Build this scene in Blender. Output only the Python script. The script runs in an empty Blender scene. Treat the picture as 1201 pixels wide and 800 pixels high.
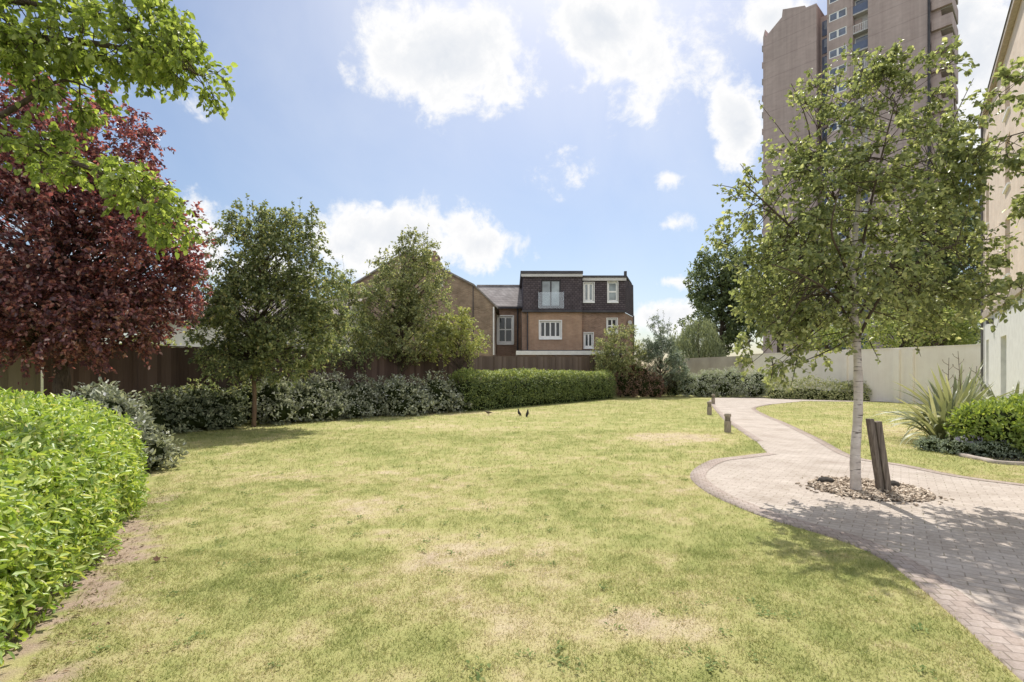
import bpy, math, random
import numpy as np
from mathutils import Vector

# ---------------------------------------------------------------- basics
F, CX, HZ, EYE = 600.0, 600.5, 437.0, 1.6          # photo focal length in px, principal column, horizon row, eye height
scene = bpy.context.scene
COL = scene.collection
R = math.radians
LEAF_GAIN = 2.3
SUN_EL, SUN_AZ = R(57), R(9)                      # elevation, and degrees right of +Y


def gp(px, py):
    d = F * EYE / (py - HZ)
    return ((px - CX) / F * d, d)


def pp(px, py, d):
    return np.array([(px - CX) / F * d, d, EYE - (py - HZ) / F * d])


def norm(v):
    v = np.asarray(v, float)
    return v / (np.linalg.norm(v, axis=-1, keepdims=True) + 1e-9)


# ---------------------------------------------------------------- object helpers
def thing(name, label, cat, loc=(0, 0, 0), rotz=0.0, group=None):
    o = bpy.data.objects.new(name, None)
    COL.objects.link(o)
    o.location = loc
    o.rotation_euler = (0, 0, rotz)
    o.empty_display_size = 0.2
    o['label'] = label
    o['category'] = cat
    if group:
        o['group'] = group
    return o


def link(name, me, mat, parent=None, label=None, cat=None, kind=None, group=None):
    o = bpy.data.objects.new(name, me)
    COL.objects.link(o)
    if mat is not None:
        me.materials.append(mat)
    if parent is not None:
        o.parent = parent
    for k, v in (('label', label), ('category', cat), ('kind', kind), ('group', group)):
        if v:
            o[k] = v
    return o


def tri_mesh(name, V, T, attrs=None):
    me = bpy.data.meshes.new(name)
    V = np.ascontiguousarray(V, np.float32)
    T = np.ascontiguousarray(T, np.int32)
    me.vertices.add(len(V))
    me.vertices.foreach_set('co', V.ravel())
    me.loops.add(T.size)
    me.loops.foreach_set('vertex_index', T.ravel())
    me.polygons.add(len(T))
    me.polygons.foreach_set('loop_start', np.arange(0, T.size, T.shape[1], dtype=np.int32))
    for k, a in (attrs or {}).items():
        at = me.attributes.new(k, 'FLOAT', 'POINT')
        at.data.foreach_set('value', np.ascontiguousarray(a, np.float32))
    me.update(calc_edges=True)
    return me


class MB:
    """collects boxes, quads, polygons and tubes into one mesh"""

    def __init__(s):
        s.v, s.f = [], []

    def poly(s, pts):
        n = len(s.v)
        s.v += [tuple(p) for p in pts]
        s.f.append(tuple(range(n, n + len(pts))))
        return s

    def box(s, x0, x1, y0, y1, z0, z1, b=0.0):
        if x1 < x0: x0, x1 = x1, x0
        if y1 < y0: y0, y1 = y1, y0
        n = len(s.v)
        s.v += [(x0, y0, z0), (x1, y0, z0), (x1, y1, z0), (x0, y1, z0), (x0, y0, z1), (x1, y0, z1), (x1, y1, z1), (x0, y1, z1)]
        for q in ((0, 3, 2, 1), (4, 5, 6, 7), (0, 1, 5, 4), (1, 2, 6, 5), (2, 3, 7, 6), (3, 0, 4, 7)):
            s.f.append(tuple(n + i for i in q))
        return s

    def prism(s, foot, z0, z1):
        """foot: ccw list of (x,y); z1 number or list"""
        n, k = len(s.v), len(foot)
        zt = z1 if hasattr(z1, '__len__') else [z1] * k
        s.v += [(x, y, z0) for x, y in foot] + [(p[0], p[1], z) for p, z in zip(foot, zt)]
        s.f.append(tuple(n + i for i in range(k))[::-1])
        s.f.append(tuple(n + k + i for i in range(k)))
        for i in range(k):
            j = (i + 1) % k
            s.f.append((n + i, n + j, n + k + j, n + k + i))
        return s

    def tube(s, pts, rad, sides=6, cap=True):
        pts = np.asarray(pts, float)
        rad = np.broadcast_to(np.asarray(rad, float), (len(pts),))
        n0 = len(s.v)
        for i, p in enumerate(pts):
            t = pts[min(i + 1, len(pts) - 1)] - pts[max(i - 1, 0)]
            t = norm(t)
            a = np.cross(t, (0.31, 0.9, 0.27) if abs(t[2]) > .8 else (0, 0, 1))
            a = norm(a)
            b = np.cross(t, a)
            for k in range(sides):
                an = 2 * math.pi * k / sides
                s.v.append(tuple(p + rad[i] * (a * math.cos(an) + b * math.sin(an))))
        for i in range(len(pts) - 1):
            for k in range(sides):
                k2 = (k + 1) % sides
                s.f.append((n0 + i * sides + k, n0 + i * sides + k2, n0 + (i + 1) * sides + k2, n0 + (i + 1) * sides + k))
        if cap:
            s.f.append(tuple(n0 + k for k in range(sides))[::-1])
            e = n0 + (len(pts) - 1) * sides
            s.f.append(tuple(e + k for k in range(sides)))
        return s

    def build(s, name, mat, parent=None, smooth=False, bevel=0.0, **kw):
        me = bpy.data.meshes.new(name)
        me.from_pydata(s.v, [], s.f)
        me.update()
        if smooth:
            me.polygons.foreach_set('use_smooth', [True] * len(me.polygons))
        o = link(name, me, mat, parent, **kw)
        if bevel:
            m = o.modifiers.new('edge', 'BEVEL')
            m.width = bevel
            m.segments = 2
            m.limit_method = 'ANGLE'
        return o


# ---------------------------------------------------------------- numpy noise
def value_noise(x, y, seed=0):
    g = np.random.default_rng(seed).random((256, 256))
    xi, yi = np.floor(x).astype(int), np.floor(y).astype(int)
    fx, fy = x - xi, y - yi
    fx, fy = fx * fx * (3 - 2 * fx), fy * fy * (3 - 2 * fy)
    a, b = g[xi % 256, yi % 256], g[(xi + 1) % 256, yi % 256]
    c, d = g[xi % 256, (yi + 1) % 256], g[(xi + 1) % 256, (yi + 1) % 256]
    return (a * (1 - fx) + b * fx) * (1 - fy) + (c * (1 - fx) + d * fx) * fy


def fbm(x, y, seed=0, oct=4, gain=.5):
    s, a, t = 0, 1.0, 0
    for i in range(oct):
        s = s + a * value_noise(x * 2 ** i + 17.3 * i, y * 2 ** i + 5.1 * i, seed + i)
        t += a
        a *= gain
    return s / t


def sstep(a, b, x):
    t = np.clip((x - a) / (b - a), 0, 1)
    return t * t * (3 - 2 * t)


# ---------------------------------------------------------------- materials
def new_mat(name):
    m = bpy.data.materials.new(name)
    m.use_nodes = True
    nt = m.node_tree
    nt.nodes.clear()
    out = nt.nodes.new('ShaderNodeOutputMaterial')
    return m, nt, out


def N(nt, typ, **kw):
    n = nt.nodes.new(typ)
    for k, v in kw.items():
        if k == 'inp':
            for kk, vv in v.items():
                n.inputs[kk].default_value = vv
        else:
            setattr(n, k, v)
    return n


def c4(c):
    return (c[0], c[1], c[2], 1.0)


def ramp(nt, src, stops):
    r = N(nt, 'ShaderNodeValToRGB')
    e = r.color_ramp.elements
    while len(e) < len(stops):
        e.new(.5)
    for el, (p, c) in zip(e, stops):
        el.position = p
        el.color = c4(c)
    nt.links.new(src, r.inputs[0])
    return r.outputs[0]


def mix(nt, fac, a, b, mode='MIX'):
    m = N(nt, 'ShaderNodeMix', data_type='RGBA', blend_type=mode)
    for sock, v in ((m.inputs[0], fac), (m.inputs[6], a), (m.inputs[7], b)):
        if hasattr(v, 'links'):
            nt.links.new(v, sock)
        elif hasattr(v, '__len__'):
            sock.default_value = c4(v)
        else:
            sock.default_value = v
    return m.outputs[2]


def math_n(nt, op, a, b=None, c=None, clamp=False):
    m = N(nt, 'ShaderNodeMath', operation=op, use_clamp=clamp)
    for i, v in enumerate((a, b, c)):
        if v is None:
            continue
        if hasattr(v, 'links'):
            nt.links.new(v, m.inputs[i])
        else:
            m.inputs[i].default_value = v
    return m.outputs[0]


def noise(nt, vec, scale, detail=4, rough=.55, out=0, dist=0.0):
    n = N(nt, 'ShaderNodeTexNoise', inp={'Scale': scale, 'Detail': detail, 'Roughness': rough, 'Distortion': dist})
    if vec is not None:
        nt.links.new(vec, n.inputs['Vector'])
    return n.outputs[out]


def coords(nt, which='Object'):
    return N(nt, 'ShaderNodeTexCoord').outputs[which]


def principled(nt, out, col, rough=.7, spec=.3, bump=None, bump_s=.3, bump_d=.01, metal=0.0):
    b = N(nt, 'ShaderNodeBsdfPrincipled')
    b.inputs['Specular IOR Level'].default_value = spec
    b.inputs['Metallic'].default_value = metal
    for sock, v in ((b.inputs['Base Color'], col), (b.inputs['Roughness'], rough)):
        if hasattr(v, 'links'):
            nt.links.new(v, sock)
        elif hasattr(v, '__len__'):
            sock.default_value = c4(v)
        else:
            sock.default_value = v
    if bump is not None:
        bn = N(nt, 'ShaderNodeBump', inp={'Strength': bump_s, 'Distance': bump_d})
        nt.links.new(bump, bn.inputs['Height'])
        nt.links.new(bn.outputs[0], b.inputs['Normal'])
    nt.links.new(b.outputs[0], out.inputs[0])
    return b


def leaf_mat(name, stops, trans=.4, tint=(1.2, 1.15, .72), rough=.45, spec=.35, clump=2.2, dark=.55):
    """colour varies leaf by leaf and clump by clump; light passes through"""
    m, nt, out = new_mat(name)
    stops = [(p, tuple(min(.8, x * LEAF_GAIN) for x in c)) for p, c in stops]
    dark = dark ** .6
    stops = [(p, tuple(x * .8 + .2 * (.25 * c[0] + .65 * c[1] + .1 * c[2]) for x in c)) for p, c in stops]
    rnd = N(nt, 'ShaderNodeNewGeometry').outputs['Random Per Island']
    col = ramp(nt, rnd, stops)
    nz = noise(nt, coords(nt), clump, 3)
    f = math_n(nt, 'MULTIPLY_ADD', nz, 1.6, -.3, clamp=True)
    lo = mix(nt, 1.0, col, (dark, dark, dark), 'MULTIPLY')
    col = mix(nt, f, lo, col)
    p = N(nt, 'ShaderNodeBsdfPrincipled', inp={'Roughness': rough, 'Specular IOR Level': spec})
    nt.links.new(col, p.inputs['Base Color'])
    t = N(nt, 'ShaderNodeBsdfTranslucent')
    nt.links.new(mix(nt, 1.0, col, tint, 'MULTIPLY'), t.inputs[0])
    ms = N(nt, 'ShaderNodeMixShader', inp={0: trans})
    nt.links.new(p.outputs[0], ms.inputs[1])
    nt.links.new(t.outputs[0], ms.inputs[2])
    nt.links.new(ms.outputs[0], out.inputs[0])
    return m


def noise_mat(name, a, b, scale=6, rough=.8, spec=.25, bump=.25, stretch=None, bd=.01, detail=6):
    m, nt, out = new_mat(name)
    v = coords(nt)
    if stretch:
        mp = N(nt, 'ShaderNodeMapping')
        mp.inputs['Scale'].default_value = stretch
        nt.links.new(v, mp.inputs[0])
        v = mp.outputs[0]
    n = noise(nt, v, scale, detail, .6)
    principled(nt, out, ramp(nt, n, [(.3, a), (.7, b)]), rough, spec, n, bump, bd)
    return m


def brick_mat(name, c1, c2, mortar, scale=1.0, bw=.225, bh=.075, grime=.35, msize=.012, patch=1.2):
    m, nt, out = new_mat(name)
    sp = N(nt, 'ShaderNodeSeparateXYZ')
    nt.links.new(coords(nt), sp.inputs[0])
    cb = N(nt, 'ShaderNodeCombineXYZ')
    nt.links.new(math_n(nt, 'ADD', sp.outputs[0], sp.outputs[1]), cb.inputs[0])
    nt.links.new(sp.outputs[2], cb.inputs[1])
    br = N(nt, 'ShaderNodeTexBrick', inp={'Color1': c4(c1), 'Color2': c4(c2), 'Mortar': c4(mortar), 'Scale': scale, 'Mortar Size': msize,
                                          'Mortar Smooth': .2, 'Bias': 0.0, 'Brick Width': bw, 'Row Height': bh})
    nt.links.new(cb.outputs[0], br.inputs['Vector'])
    n = noise(nt, coords(nt), patch, 6, .65)
    col = mix(nt, ramp(nt, n, [(.35, (1, 1, 1)), (.7, (0, 0, 0))]), br.outputs[0], mix(nt, 1.0, br.outputs[0], (1 - grime,) * 3, 'MULTIPLY'))
    principled(nt, out, col, .85, .2, br.outputs['Fac'], -.3, .006)
    return m


def glass_mat(name, col=(.03, .04, .05), rough=.05, spec=.9):
    m, nt, out = new_mat(name)
    n = noise(nt, coords(nt), .9, 2)
    principled(nt, out, ramp(nt, n, [(.3, tuple(x * .6 for x in col)), (.75, tuple(min(1, x * 1.7) for x in col))]), rough, spec)
    return m


M = {}
M['birch_leaf'] = leaf_mat('birch_leaf', [(0, (.09, .112, .042)), (.5, (.155, .183, .065)), (.85, (.235, .26, .095)), (1, (.35, .36, .16))], .5, (1.15, 1.14, .72), .42, .45, 1.8, .6)
M['hedge_lime'] = leaf_mat('hedge_lime', [(0, (.085, .15, .014)), (.5, (.195, .268, .027)), (.96, (.32, .37, .075)), (1, (.36, .30, .08))], .38, (1.12, 1.15, .5), .38, .4, 1.6, .7)
M['maple_leaf'] = leaf_mat('maple_leaf', [(0, (.085, .118, .021)), (.6, (.16, .205, .038)), (1, (.28, .31, .08))], .55, (1.15, 1.2, .5), clump=1.5, dark=.6)
M['purple_leaf'] = leaf_mat('purple_leaf', [(0, (.052, .025, .032)), (.45, (.115, .05, .06)), (.75, (.215, .09, .077)), (.92, (.31, .16, .13)), (1, (.36, .27, .25))], .42, (1.5, .8, .7), .36, .6, 1.3, .45)
M['green_leaf'] = leaf_mat('green_leaf', [(0, (.058, .085, .036)), (.55, (.135, .168, .066)), (.9, (.25, .275, .105)), (1, (.38, .31, .13))], .42, clump=1.0, dark=.45)
M['apple_leaf'] = leaf_mat('apple_leaf', [(0, (.085, .108, .046)), (.6, (.165, .188, .076)), (1, (.33, .33, .15))], .44, clump=1.0, dark=.5)
M['yellowgreen_leaf'] = leaf_mat('yellowgreen_leaf', [(0, (.12, .15, .035)), (1, (.28, .29, .08))], .42, clump=1.0, dark=.6)
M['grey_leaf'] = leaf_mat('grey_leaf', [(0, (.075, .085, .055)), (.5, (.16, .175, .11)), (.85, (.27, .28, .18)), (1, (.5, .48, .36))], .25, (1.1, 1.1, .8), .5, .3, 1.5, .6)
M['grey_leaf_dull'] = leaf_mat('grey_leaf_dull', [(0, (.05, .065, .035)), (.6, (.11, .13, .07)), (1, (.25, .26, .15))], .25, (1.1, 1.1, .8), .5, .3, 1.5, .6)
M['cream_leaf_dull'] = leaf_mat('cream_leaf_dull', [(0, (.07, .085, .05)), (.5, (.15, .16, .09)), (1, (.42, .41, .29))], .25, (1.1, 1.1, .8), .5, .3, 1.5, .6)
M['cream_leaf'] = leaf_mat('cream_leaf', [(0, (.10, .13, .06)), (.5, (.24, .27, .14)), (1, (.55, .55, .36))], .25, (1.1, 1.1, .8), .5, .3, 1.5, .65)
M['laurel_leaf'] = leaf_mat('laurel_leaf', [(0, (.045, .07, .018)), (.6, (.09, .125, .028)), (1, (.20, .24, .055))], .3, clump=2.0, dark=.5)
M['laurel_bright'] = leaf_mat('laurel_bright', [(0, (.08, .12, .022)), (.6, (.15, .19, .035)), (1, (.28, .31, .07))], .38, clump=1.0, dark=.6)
M['euon_leaf'] = leaf_mat('euon_leaf', [(0, (.09, .12, .04)), (.5, (.19, .21, .07)), (1, (.38, .38, .18))], .28, clump=1.6)
M['red_leaf'] = leaf_mat('red_leaf', [(0, (.07, .045, .03)), (.6, (.15, .085, .06)), (1, (.30, .19, .13))], .3, (1.4, .9, .7), clump=1.4)
M['blue_leaf'] = leaf_mat('blue_leaf', [(0, (.06, .085, .06)), (.6, (.13, .165, .12)), (1, (.26, .30, .22))], .3, (1.1, 1.1, .8), clump=1.2)
M['far_leaf'] = leaf_mat('far_leaf', [(0, (.05, .075, .03)), (.6, (.10, .135, .05)), (1, (.20, .24, .09))], .35, clump=.35, dark=.4)
M['willow_leaf'] = leaf_mat('willow_leaf', [(0, (.09, .11, .055)), (1, (.22, .25, .13))], .35, clump=.6)
M['bush_leaf'] = leaf_mat('bush_leaf', [(0, (.09, .14, .015)), (.6, (.17, .235, .025)), (1, (.28, .32, .06))], .4, (1.2, 1.15, .5), .4, .35, 1.8, .6)
M['sword_leaf'] = leaf_mat('sword_leaf', [(0, (.085, .10, .05)), (.6, (.16, .175, .08)), (1, (.33, .32, .18))], .3, clump=1.2)
M['lavender_leaf'] = leaf_mat('lavender_leaf', [(0, (.11, .14, .09)), (1, (.26, .30, .20))], .25, (1, 1, .8))
M['lilac'] = leaf_mat('lilac', [(0, (.25, .20, .42)), (1, (.50, .44, .68))], .3, (1, 1, 1))
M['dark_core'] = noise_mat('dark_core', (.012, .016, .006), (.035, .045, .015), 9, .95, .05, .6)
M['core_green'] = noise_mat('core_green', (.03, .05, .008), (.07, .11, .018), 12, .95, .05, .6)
M['bark'] = noise_mat('bark', (.05, .038, .028), (.14, .11, .085), 8, .9, .15, .8, (3, 3, .7), .02)
M['bark_light'] = noise_mat('bark_light', (.13, .085, .06), (.24, .165, .12), 8, .9, .15, .6, (3, 3, .7), .02)
M['post_wood'] = noise_mat('post_wood', (.09, .073, .06), (.27, .225, .185), 7, .85, .2, .7, (9, 9, .6), .006)
M['bollard_wood'] = noise_mat('bollard_wood', (.24, .20, .16), (.42, .36, .30), 10, .8, .2, .5, (5, 5, .8), .005)
M['bollard_dark'] = noise_mat('bollard_dark', (.10, .085, .07), (.2, .17, .14), 12, .7, .3, .3)
M['white_paint'] = noise_mat('white_paint', (.70, .69, .67), (.84, .83, .81), 3, .6, .3, .05)
M['white_frame'] = noise_mat('white_frame', (.84, .84, .84), (.88, .88, .88), 4, .4, .4, .02)
M['render_white'] = noise_mat('render_white', (.60, .58, .55), (.72, .70, .67), 2, .85, .2, .1)
M['slate'] = brick_mat('slate', (.26, .23, .225), (.36, .33, .32), (.16, .15, .15), 1.0, .3, .2, .3, .012)
M['grey_roof'] = brick_mat('grey_roof', (.25, .215, .20), (.34, .30, .28), (.15, .13, .13), 1.0, .3, .2, .3, .012)
M['dark_tile'] = brick_mat('dark_tile', (.10, .082, .092), (.155, .128, .142), (.05, .042, .05), 1.0, .26, .15, .3, .02)
M['stock_brick'] = brick_mat('stock_brick', (.31, .205, .14), (.42, .30, .21), (.36, .31, .26), 1.0, .225, .075, .45)
M['red_brick'] = brick_mat('red_brick', (.44, .245, .145), (.54, .335, .21), (.45, .37, .31), 1.0, .225, .075, .3)
M['mixed_brick'] = brick_mat('mixed_brick', (.32, .18, .125), (.44, .27, .19), (.38, .32, .27), 1.0, .225, .075, .4)
def streaked(m):
    nt = m.node_tree
    p = next(n for n in nt.nodes if n.type == 'BSDF_PRINCIPLED')
    src = p.inputs['Base Color'].links[0].from_socket
    mp = N(nt, 'ShaderNodeMapping')
    mp.inputs['Scale'].default_value = (1.2, 1.2, .05)
    nt.links.new(coords(nt), mp.inputs[0])
    st = noise(nt, mp.outputs[0], 1.0, 6, .65)
    wv = N(nt, 'ShaderNodeSeparateXYZ')
    nt.links.new(coords(nt), wv.inputs[0])
    fl = math_n(nt, 'LESS_THAN', math_n(nt, 'FRACT', math_n(nt, 'MULTIPLY', wv.outputs[2], 1 / 2.78)), .05)
    c = mix(nt, math_n(nt, 'MULTIPLY_ADD', st, 2.2, -.75, clamp=True), mix(nt, 1.0, src, (.74, .72, .72), 'MULTIPLY'), src)
    c = mix(nt, math_n(nt, 'MULTIPLY', fl, .5), c, mix(nt, 1.0, c, (.72, .7, .7), 'MULTIPLY'))
    nt.links.new(c, p.inputs['Base Color'])
    return m


M['tower_brick'] = brick_mat('tower_brick', (.63, .51, .48), (.69, .565, .535), (.65, .55, .52), 1.0, .9, .3, .22, .012, .12)  # brick colour lightened to stand in for distance haze
streaked(M['tower_brick'])
M['peach_brick'] = brick_mat('peach_brick', (.84, .66, .52), (.90, .74, .61), (.84, .72, .62), 1.0, .225, .075, .2)
M['concrete'] = noise_mat('concrete', (.34, .31, .29), (.46, .43, .40), 3, .9, .15, .2)
M['lead'] = noise_mat('lead', (.045, .042, .05), (.09, .085, .095), 2, .6, .3, .1)
M['pipe_grey'] = noise_mat('pipe_grey', (.12, .11, .11), (.2, .19, .19), 4, .5, .4, .05)
M['glass_dark'] = glass_mat('glass_dark', (.025, .03, .036), .06, .45)
M['glass_pale'] = glass_mat('glass_pale', (.24, .28, .31), .08, .7)
M['glass_blue'] = glass_mat('glass_blue', (.07, .10, .17), .08, .8)
M['panel_blue'] = noise_mat('panel_blue', (.10, .13, .22), (.15, .18, .28), 1, .5, .4, .02)
M['panel_pale'] = noise_mat('panel_pale', (.50, .49, .50), (.62, .60, .60), 1, .6, .3, .02)
M['bird_black'] = noise_mat('bird_black', (.012, .011, .012), (.03, .026, .026), 30, .6, .4, .1)
M['bird_brown'] = noise_mat('bird_brown', (.08, .06, .04), (.16, .12, .08), 30, .7, .2, .1)
M['dead_leaf'] = noise_mat('dead_leaf', (.06, .03, .018), (.14, .07, .04), 20, .8, .2, .3)
M['stone_edge'] = noise_mat('stone_edge', (.36, .30, .25), (.52, .45, .39), 8, .9, .15, .5)
M['dark_stone'] = noise_mat('dark_stone', (.04, .036, .032), (.10, .09, .08), 14, .9, .15, .6)


def birch_bark():
    m, nt, out = new_mat('birch_bark')
    v = coords(nt)
    mp = N(nt, 'ShaderNodeMapping')
    mp.inputs['Scale'].default_value = (4, 4, 26)
    nt.links.new(v, mp.inputs[0])
    n1 = noise(nt, mp.outputs[0], 1.6, 5, .6)
    n2 = noise(nt, v, 7, 5, .6)
    base = ramp(nt, n2, [(.3, (.44, .38, .34)), (.7, (.70, .64, .60))])
    dark = ramp(nt, n1, [(.36, (0, 0, 0)), (.43, (1, 1, 1))])
    col = mix(nt, dark, (.12, .10, .09), base)
    principled(nt, out, col, .75, .25, n1, .5, .008)
    return m


M['birch_bark'] = birch_bark()


def fence_mat(name, a, b):
    m, nt, out = new_mat(name)
    rnd = N(nt, 'ShaderNodeNewGeometry').outputs['Random Per Island']
    mp = N(nt, 'ShaderNodeMapping')
    mp.inputs['Scale'].default_value = (14, 14, .8)
    nt.links.new(coords(nt), mp.inputs[0])
    n = noise(nt, mp.outputs[0], 2.5, 5, .6)
    f = math_n(nt, 'ADD', math_n(nt, 'MULTIPLY', rnd, .55), math_n(nt, 'MULTIPLY', n, .45))
    principled(nt, out, ramp(nt, f, [(.2, a), (.8, b)]), .85, .15, n, .4, .004)
    return m


M['fence_dark'] = fence_mat('fence_dark', (.078, .052, .046), (.165, .115, .10))
M['fence_brown'] = fence_mat('fence_brown', (.13, .095, .08), (.22, .165, .14))
M['fence_pale'] = fence_mat('fence_pale', (.13, .115, .075), (.24, .21, .15))


def lawn_mat(name, blades=False):
    m, nt, out = new_mat(name)
    v = coords(nt)
    at = N(nt, 'ShaderNodeAttribute', attribute_name='dry').outputs['Fac']
    bare = N(nt, 'ShaderNodeAttribute', attribute_name='bare').outputs['Fac']
    n1 = noise(nt, v, 9, 6, .7)
    n2 = noise(nt, v, 55, 4, .7)
    f = math_n(nt, 'ADD', at, math_n(nt, 'MULTIPLY_ADD', n1, .8, -.4), clamp=True)
    if blades:
        rnd = N(nt, 'ShaderNodeNewGeometry').outputs['Random Per Island']
        f = math_n(nt, 'ADD', f, math_n(nt, 'MULTIPLY_ADD', rnd, .7, -.35), clamp=True)
    col = ramp(nt, f, [(0, (.30, .335, .11)), (.42, (.46, .455, .185)), (.75, (.57, .505, .265)), (1, (.65, .55, .37))])
    if not blades:
        col = mix(nt, math_n(nt, 'MULTIPLY_ADD', n2, 1.5, -.35, clamp=True), mix(nt, 1.0, col, (.72, .70, .66), 'MULTIPLY'), col)
        soil = ramp(nt, n1, [(.3, (.30, .22, .16)), (.7, (.48, .37, .285))])
        col = mix(nt, bare, col, soil)
        principled(nt, out, col, .95, .1, n2, .8, .02)
    else:
        p = N(nt, 'ShaderNodeBsdfPrincipled', inp={'Roughness': .6, 'Specular IOR Level': .25})
        nt.links.new(col, p.inputs['Base Color'])
        t = N(nt, 'ShaderNodeBsdfTranslucent')
        nt.links.new(col, t.inputs[0])
        ms = N(nt, 'ShaderNodeMixShader', inp={0: .35})
        nt.links.new(p.outputs[0], ms.inputs[1])
        nt.links.new(t.outputs[0], ms.inputs[2])
        nt.links.new(ms.outputs[0], out.inputs[0])
    return m


M['lawn'] = lawn_mat('lawn_turf')
M['blade'] = lawn_mat('grass_blade', True)


def paving_mat(name, a, b, mortar, rot, bw, bh):
    m, nt, out = new_mat(name)
    v = coords(nt)
    mp = N(nt, 'ShaderNodeMapping')
    mp.inputs['Rotation'].default_value = (0, 0, rot)
    nt.links.new(v, mp.inputs[0])
    br = N(nt, 'ShaderNodeTexBrick', inp={'Color1': c4(a), 'Color2': c4(b), 'Mortar': c4(mortar), 'Scale': 1.0, 'Mortar Size': .006,
                                          'Mortar Smooth': .4, 'Bias': 0.0, 'Brick Width': bw, 'Row Height': bh})
    nt.links.new(mp.outputs[0], br.inputs['Vector'])
    n = noise(nt, v, 1.3, 7, .65)
    n2 = noise(nt, v, 40, 4, .7)
    col = mix(nt, math_n(nt, 'MULTIPLY_ADD', n, 1.8, -.5, clamp=True), mix(nt, 1.0, br.outputs[0], (.62, .59, .56), 'MULTIPLY'), br.outputs[0])
    col = mix(nt, math_n(nt, 'MULTIPLY_ADD', n2, 2.2, -.7, clamp=True), mix(nt, 1.0, col, (.72, .70, .67), 'MULTIPLY'), col)
    n3 = noise(nt, v, 5.5, 5, .7)
    col = mix(nt, math_n(nt, 'MULTIPLY_ADD', n3, 5.0, -2.9, clamp=True), col, mix(nt, 1.0, col, (.70, .68, .62), 'MULTIPLY'))
    moss = math_n(nt, 'MULTIPLY', br.outputs['Fac'], math_n(nt, 'MULTIPLY_ADD', noise(nt, v, 2.1, 4, .6), 4.0, -2.0, clamp=True))
    col = mix(nt, moss, col, (.20, .19, .10))
    h = math_n(nt, 'ADD', math_n(nt, 'MULTIPLY', br.outputs['Fac'], -1.0), math_n(nt, 'MULTIPLY', n2, .4))
    principled(nt, out, col, .85, .25, h, .5, .006)
    return m


M['paving'] = paving_mat('paving', (.68, .605, .545), (.75, .68, .62), (.52, .455, .405), .65, .2, .1)
M['edging'] = paving_mat('edging', (.58, .485, .435), (.65, .56, .51), (.43, .365, .325), 0.3, .1, .1)

# ---------------------------------------------------------------- ground, lawn, path
PATH_EDGE_NEAR = [(1.5, -1.5), (1.9, .3), (2.45, 1.9)] + [gp(*p) for p in [(1200, 796), (1140, 740), (1080, 688), (1035, 655), (982, 632), (911, 611), (870, 596), (828, 576), (811, 557), (834, 541), (868, 536), (900, 532)]]
PATH_EDGE_FAR = [gp(*p) for p in [(887, 518), (859, 499), (848, 491), (835, 476), (832, 470)]]
PATH_TOP = [gp(838, 466.8), gp(900, 466.5), gp(960, 467.5)]
PATH_RIGHT = [(20.9, 27.6), gp(943, 470.8), gp(905, 474.5), gp(886, 479), gp(900, 488), gp(920, 496), gp(960, 515), gp(1001, 536), gp(1060, 546), gp(1201, 569), (10.5, 5.2), (13, 3.5), (13, -1.5)]


def smooth_line(pts, k=6):
    p = np.array(pts, float)
    out = []
    for i in range(len(p) - 1):
        p0, p1, p2, p3 = p[max(i - 1, 0)], p[i], p[i + 1], p[min(i + 2, len(p) - 1)]
        for t in np.linspace(0, 1, k, endpoint=False):
            out.append(.5 * (2 * p1 + (p2 - p0) * t + (2 * p0 - 5 * p1 + 4 * p2 - p3) * t ** 2 + (3 * p1 - p0 - 3 * p2 + p3) * t ** 3))
    out.append(p[-1])
    return np.array(out)


near_edge, far_edge = smooth_line(PATH_EDGE_NEAR), smooth_line(PATH_EDGE_FAR)
right_edge = smooth_line(PATH_RIGHT[2:11])
path_outline = np.concatenate([near_edge, far_edge, np.array(PATH_TOP), np.array(PATH_RIGHT[:2]), right_edge, np.array(PATH_RIGHT[11:])])


def inside(poly, x, y):
    res = np.zeros(np.shape(x), bool)
    n = len(poly)
    for i in range(n):
        x0, y0 = poly[i]
        x1, y1 = poly[(i + 1) % n]
        if y0 == y1:
            continue
        c = ((y0 > y) != (y1 > y)) & (x < (x1 - x0) * (y - y0) / (y1 - y0) + x0)
        res ^= c
    return res


HE0, HE1 = np.array([-2.30, 2.15]), np.array([-5.15, 7.3])     # front foot line of the near hedge
HDIR = norm(HE1 - HE0)
HNOR = np.array([HDIR[1], -HDIR[0]])                           # towards the lawn


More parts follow.
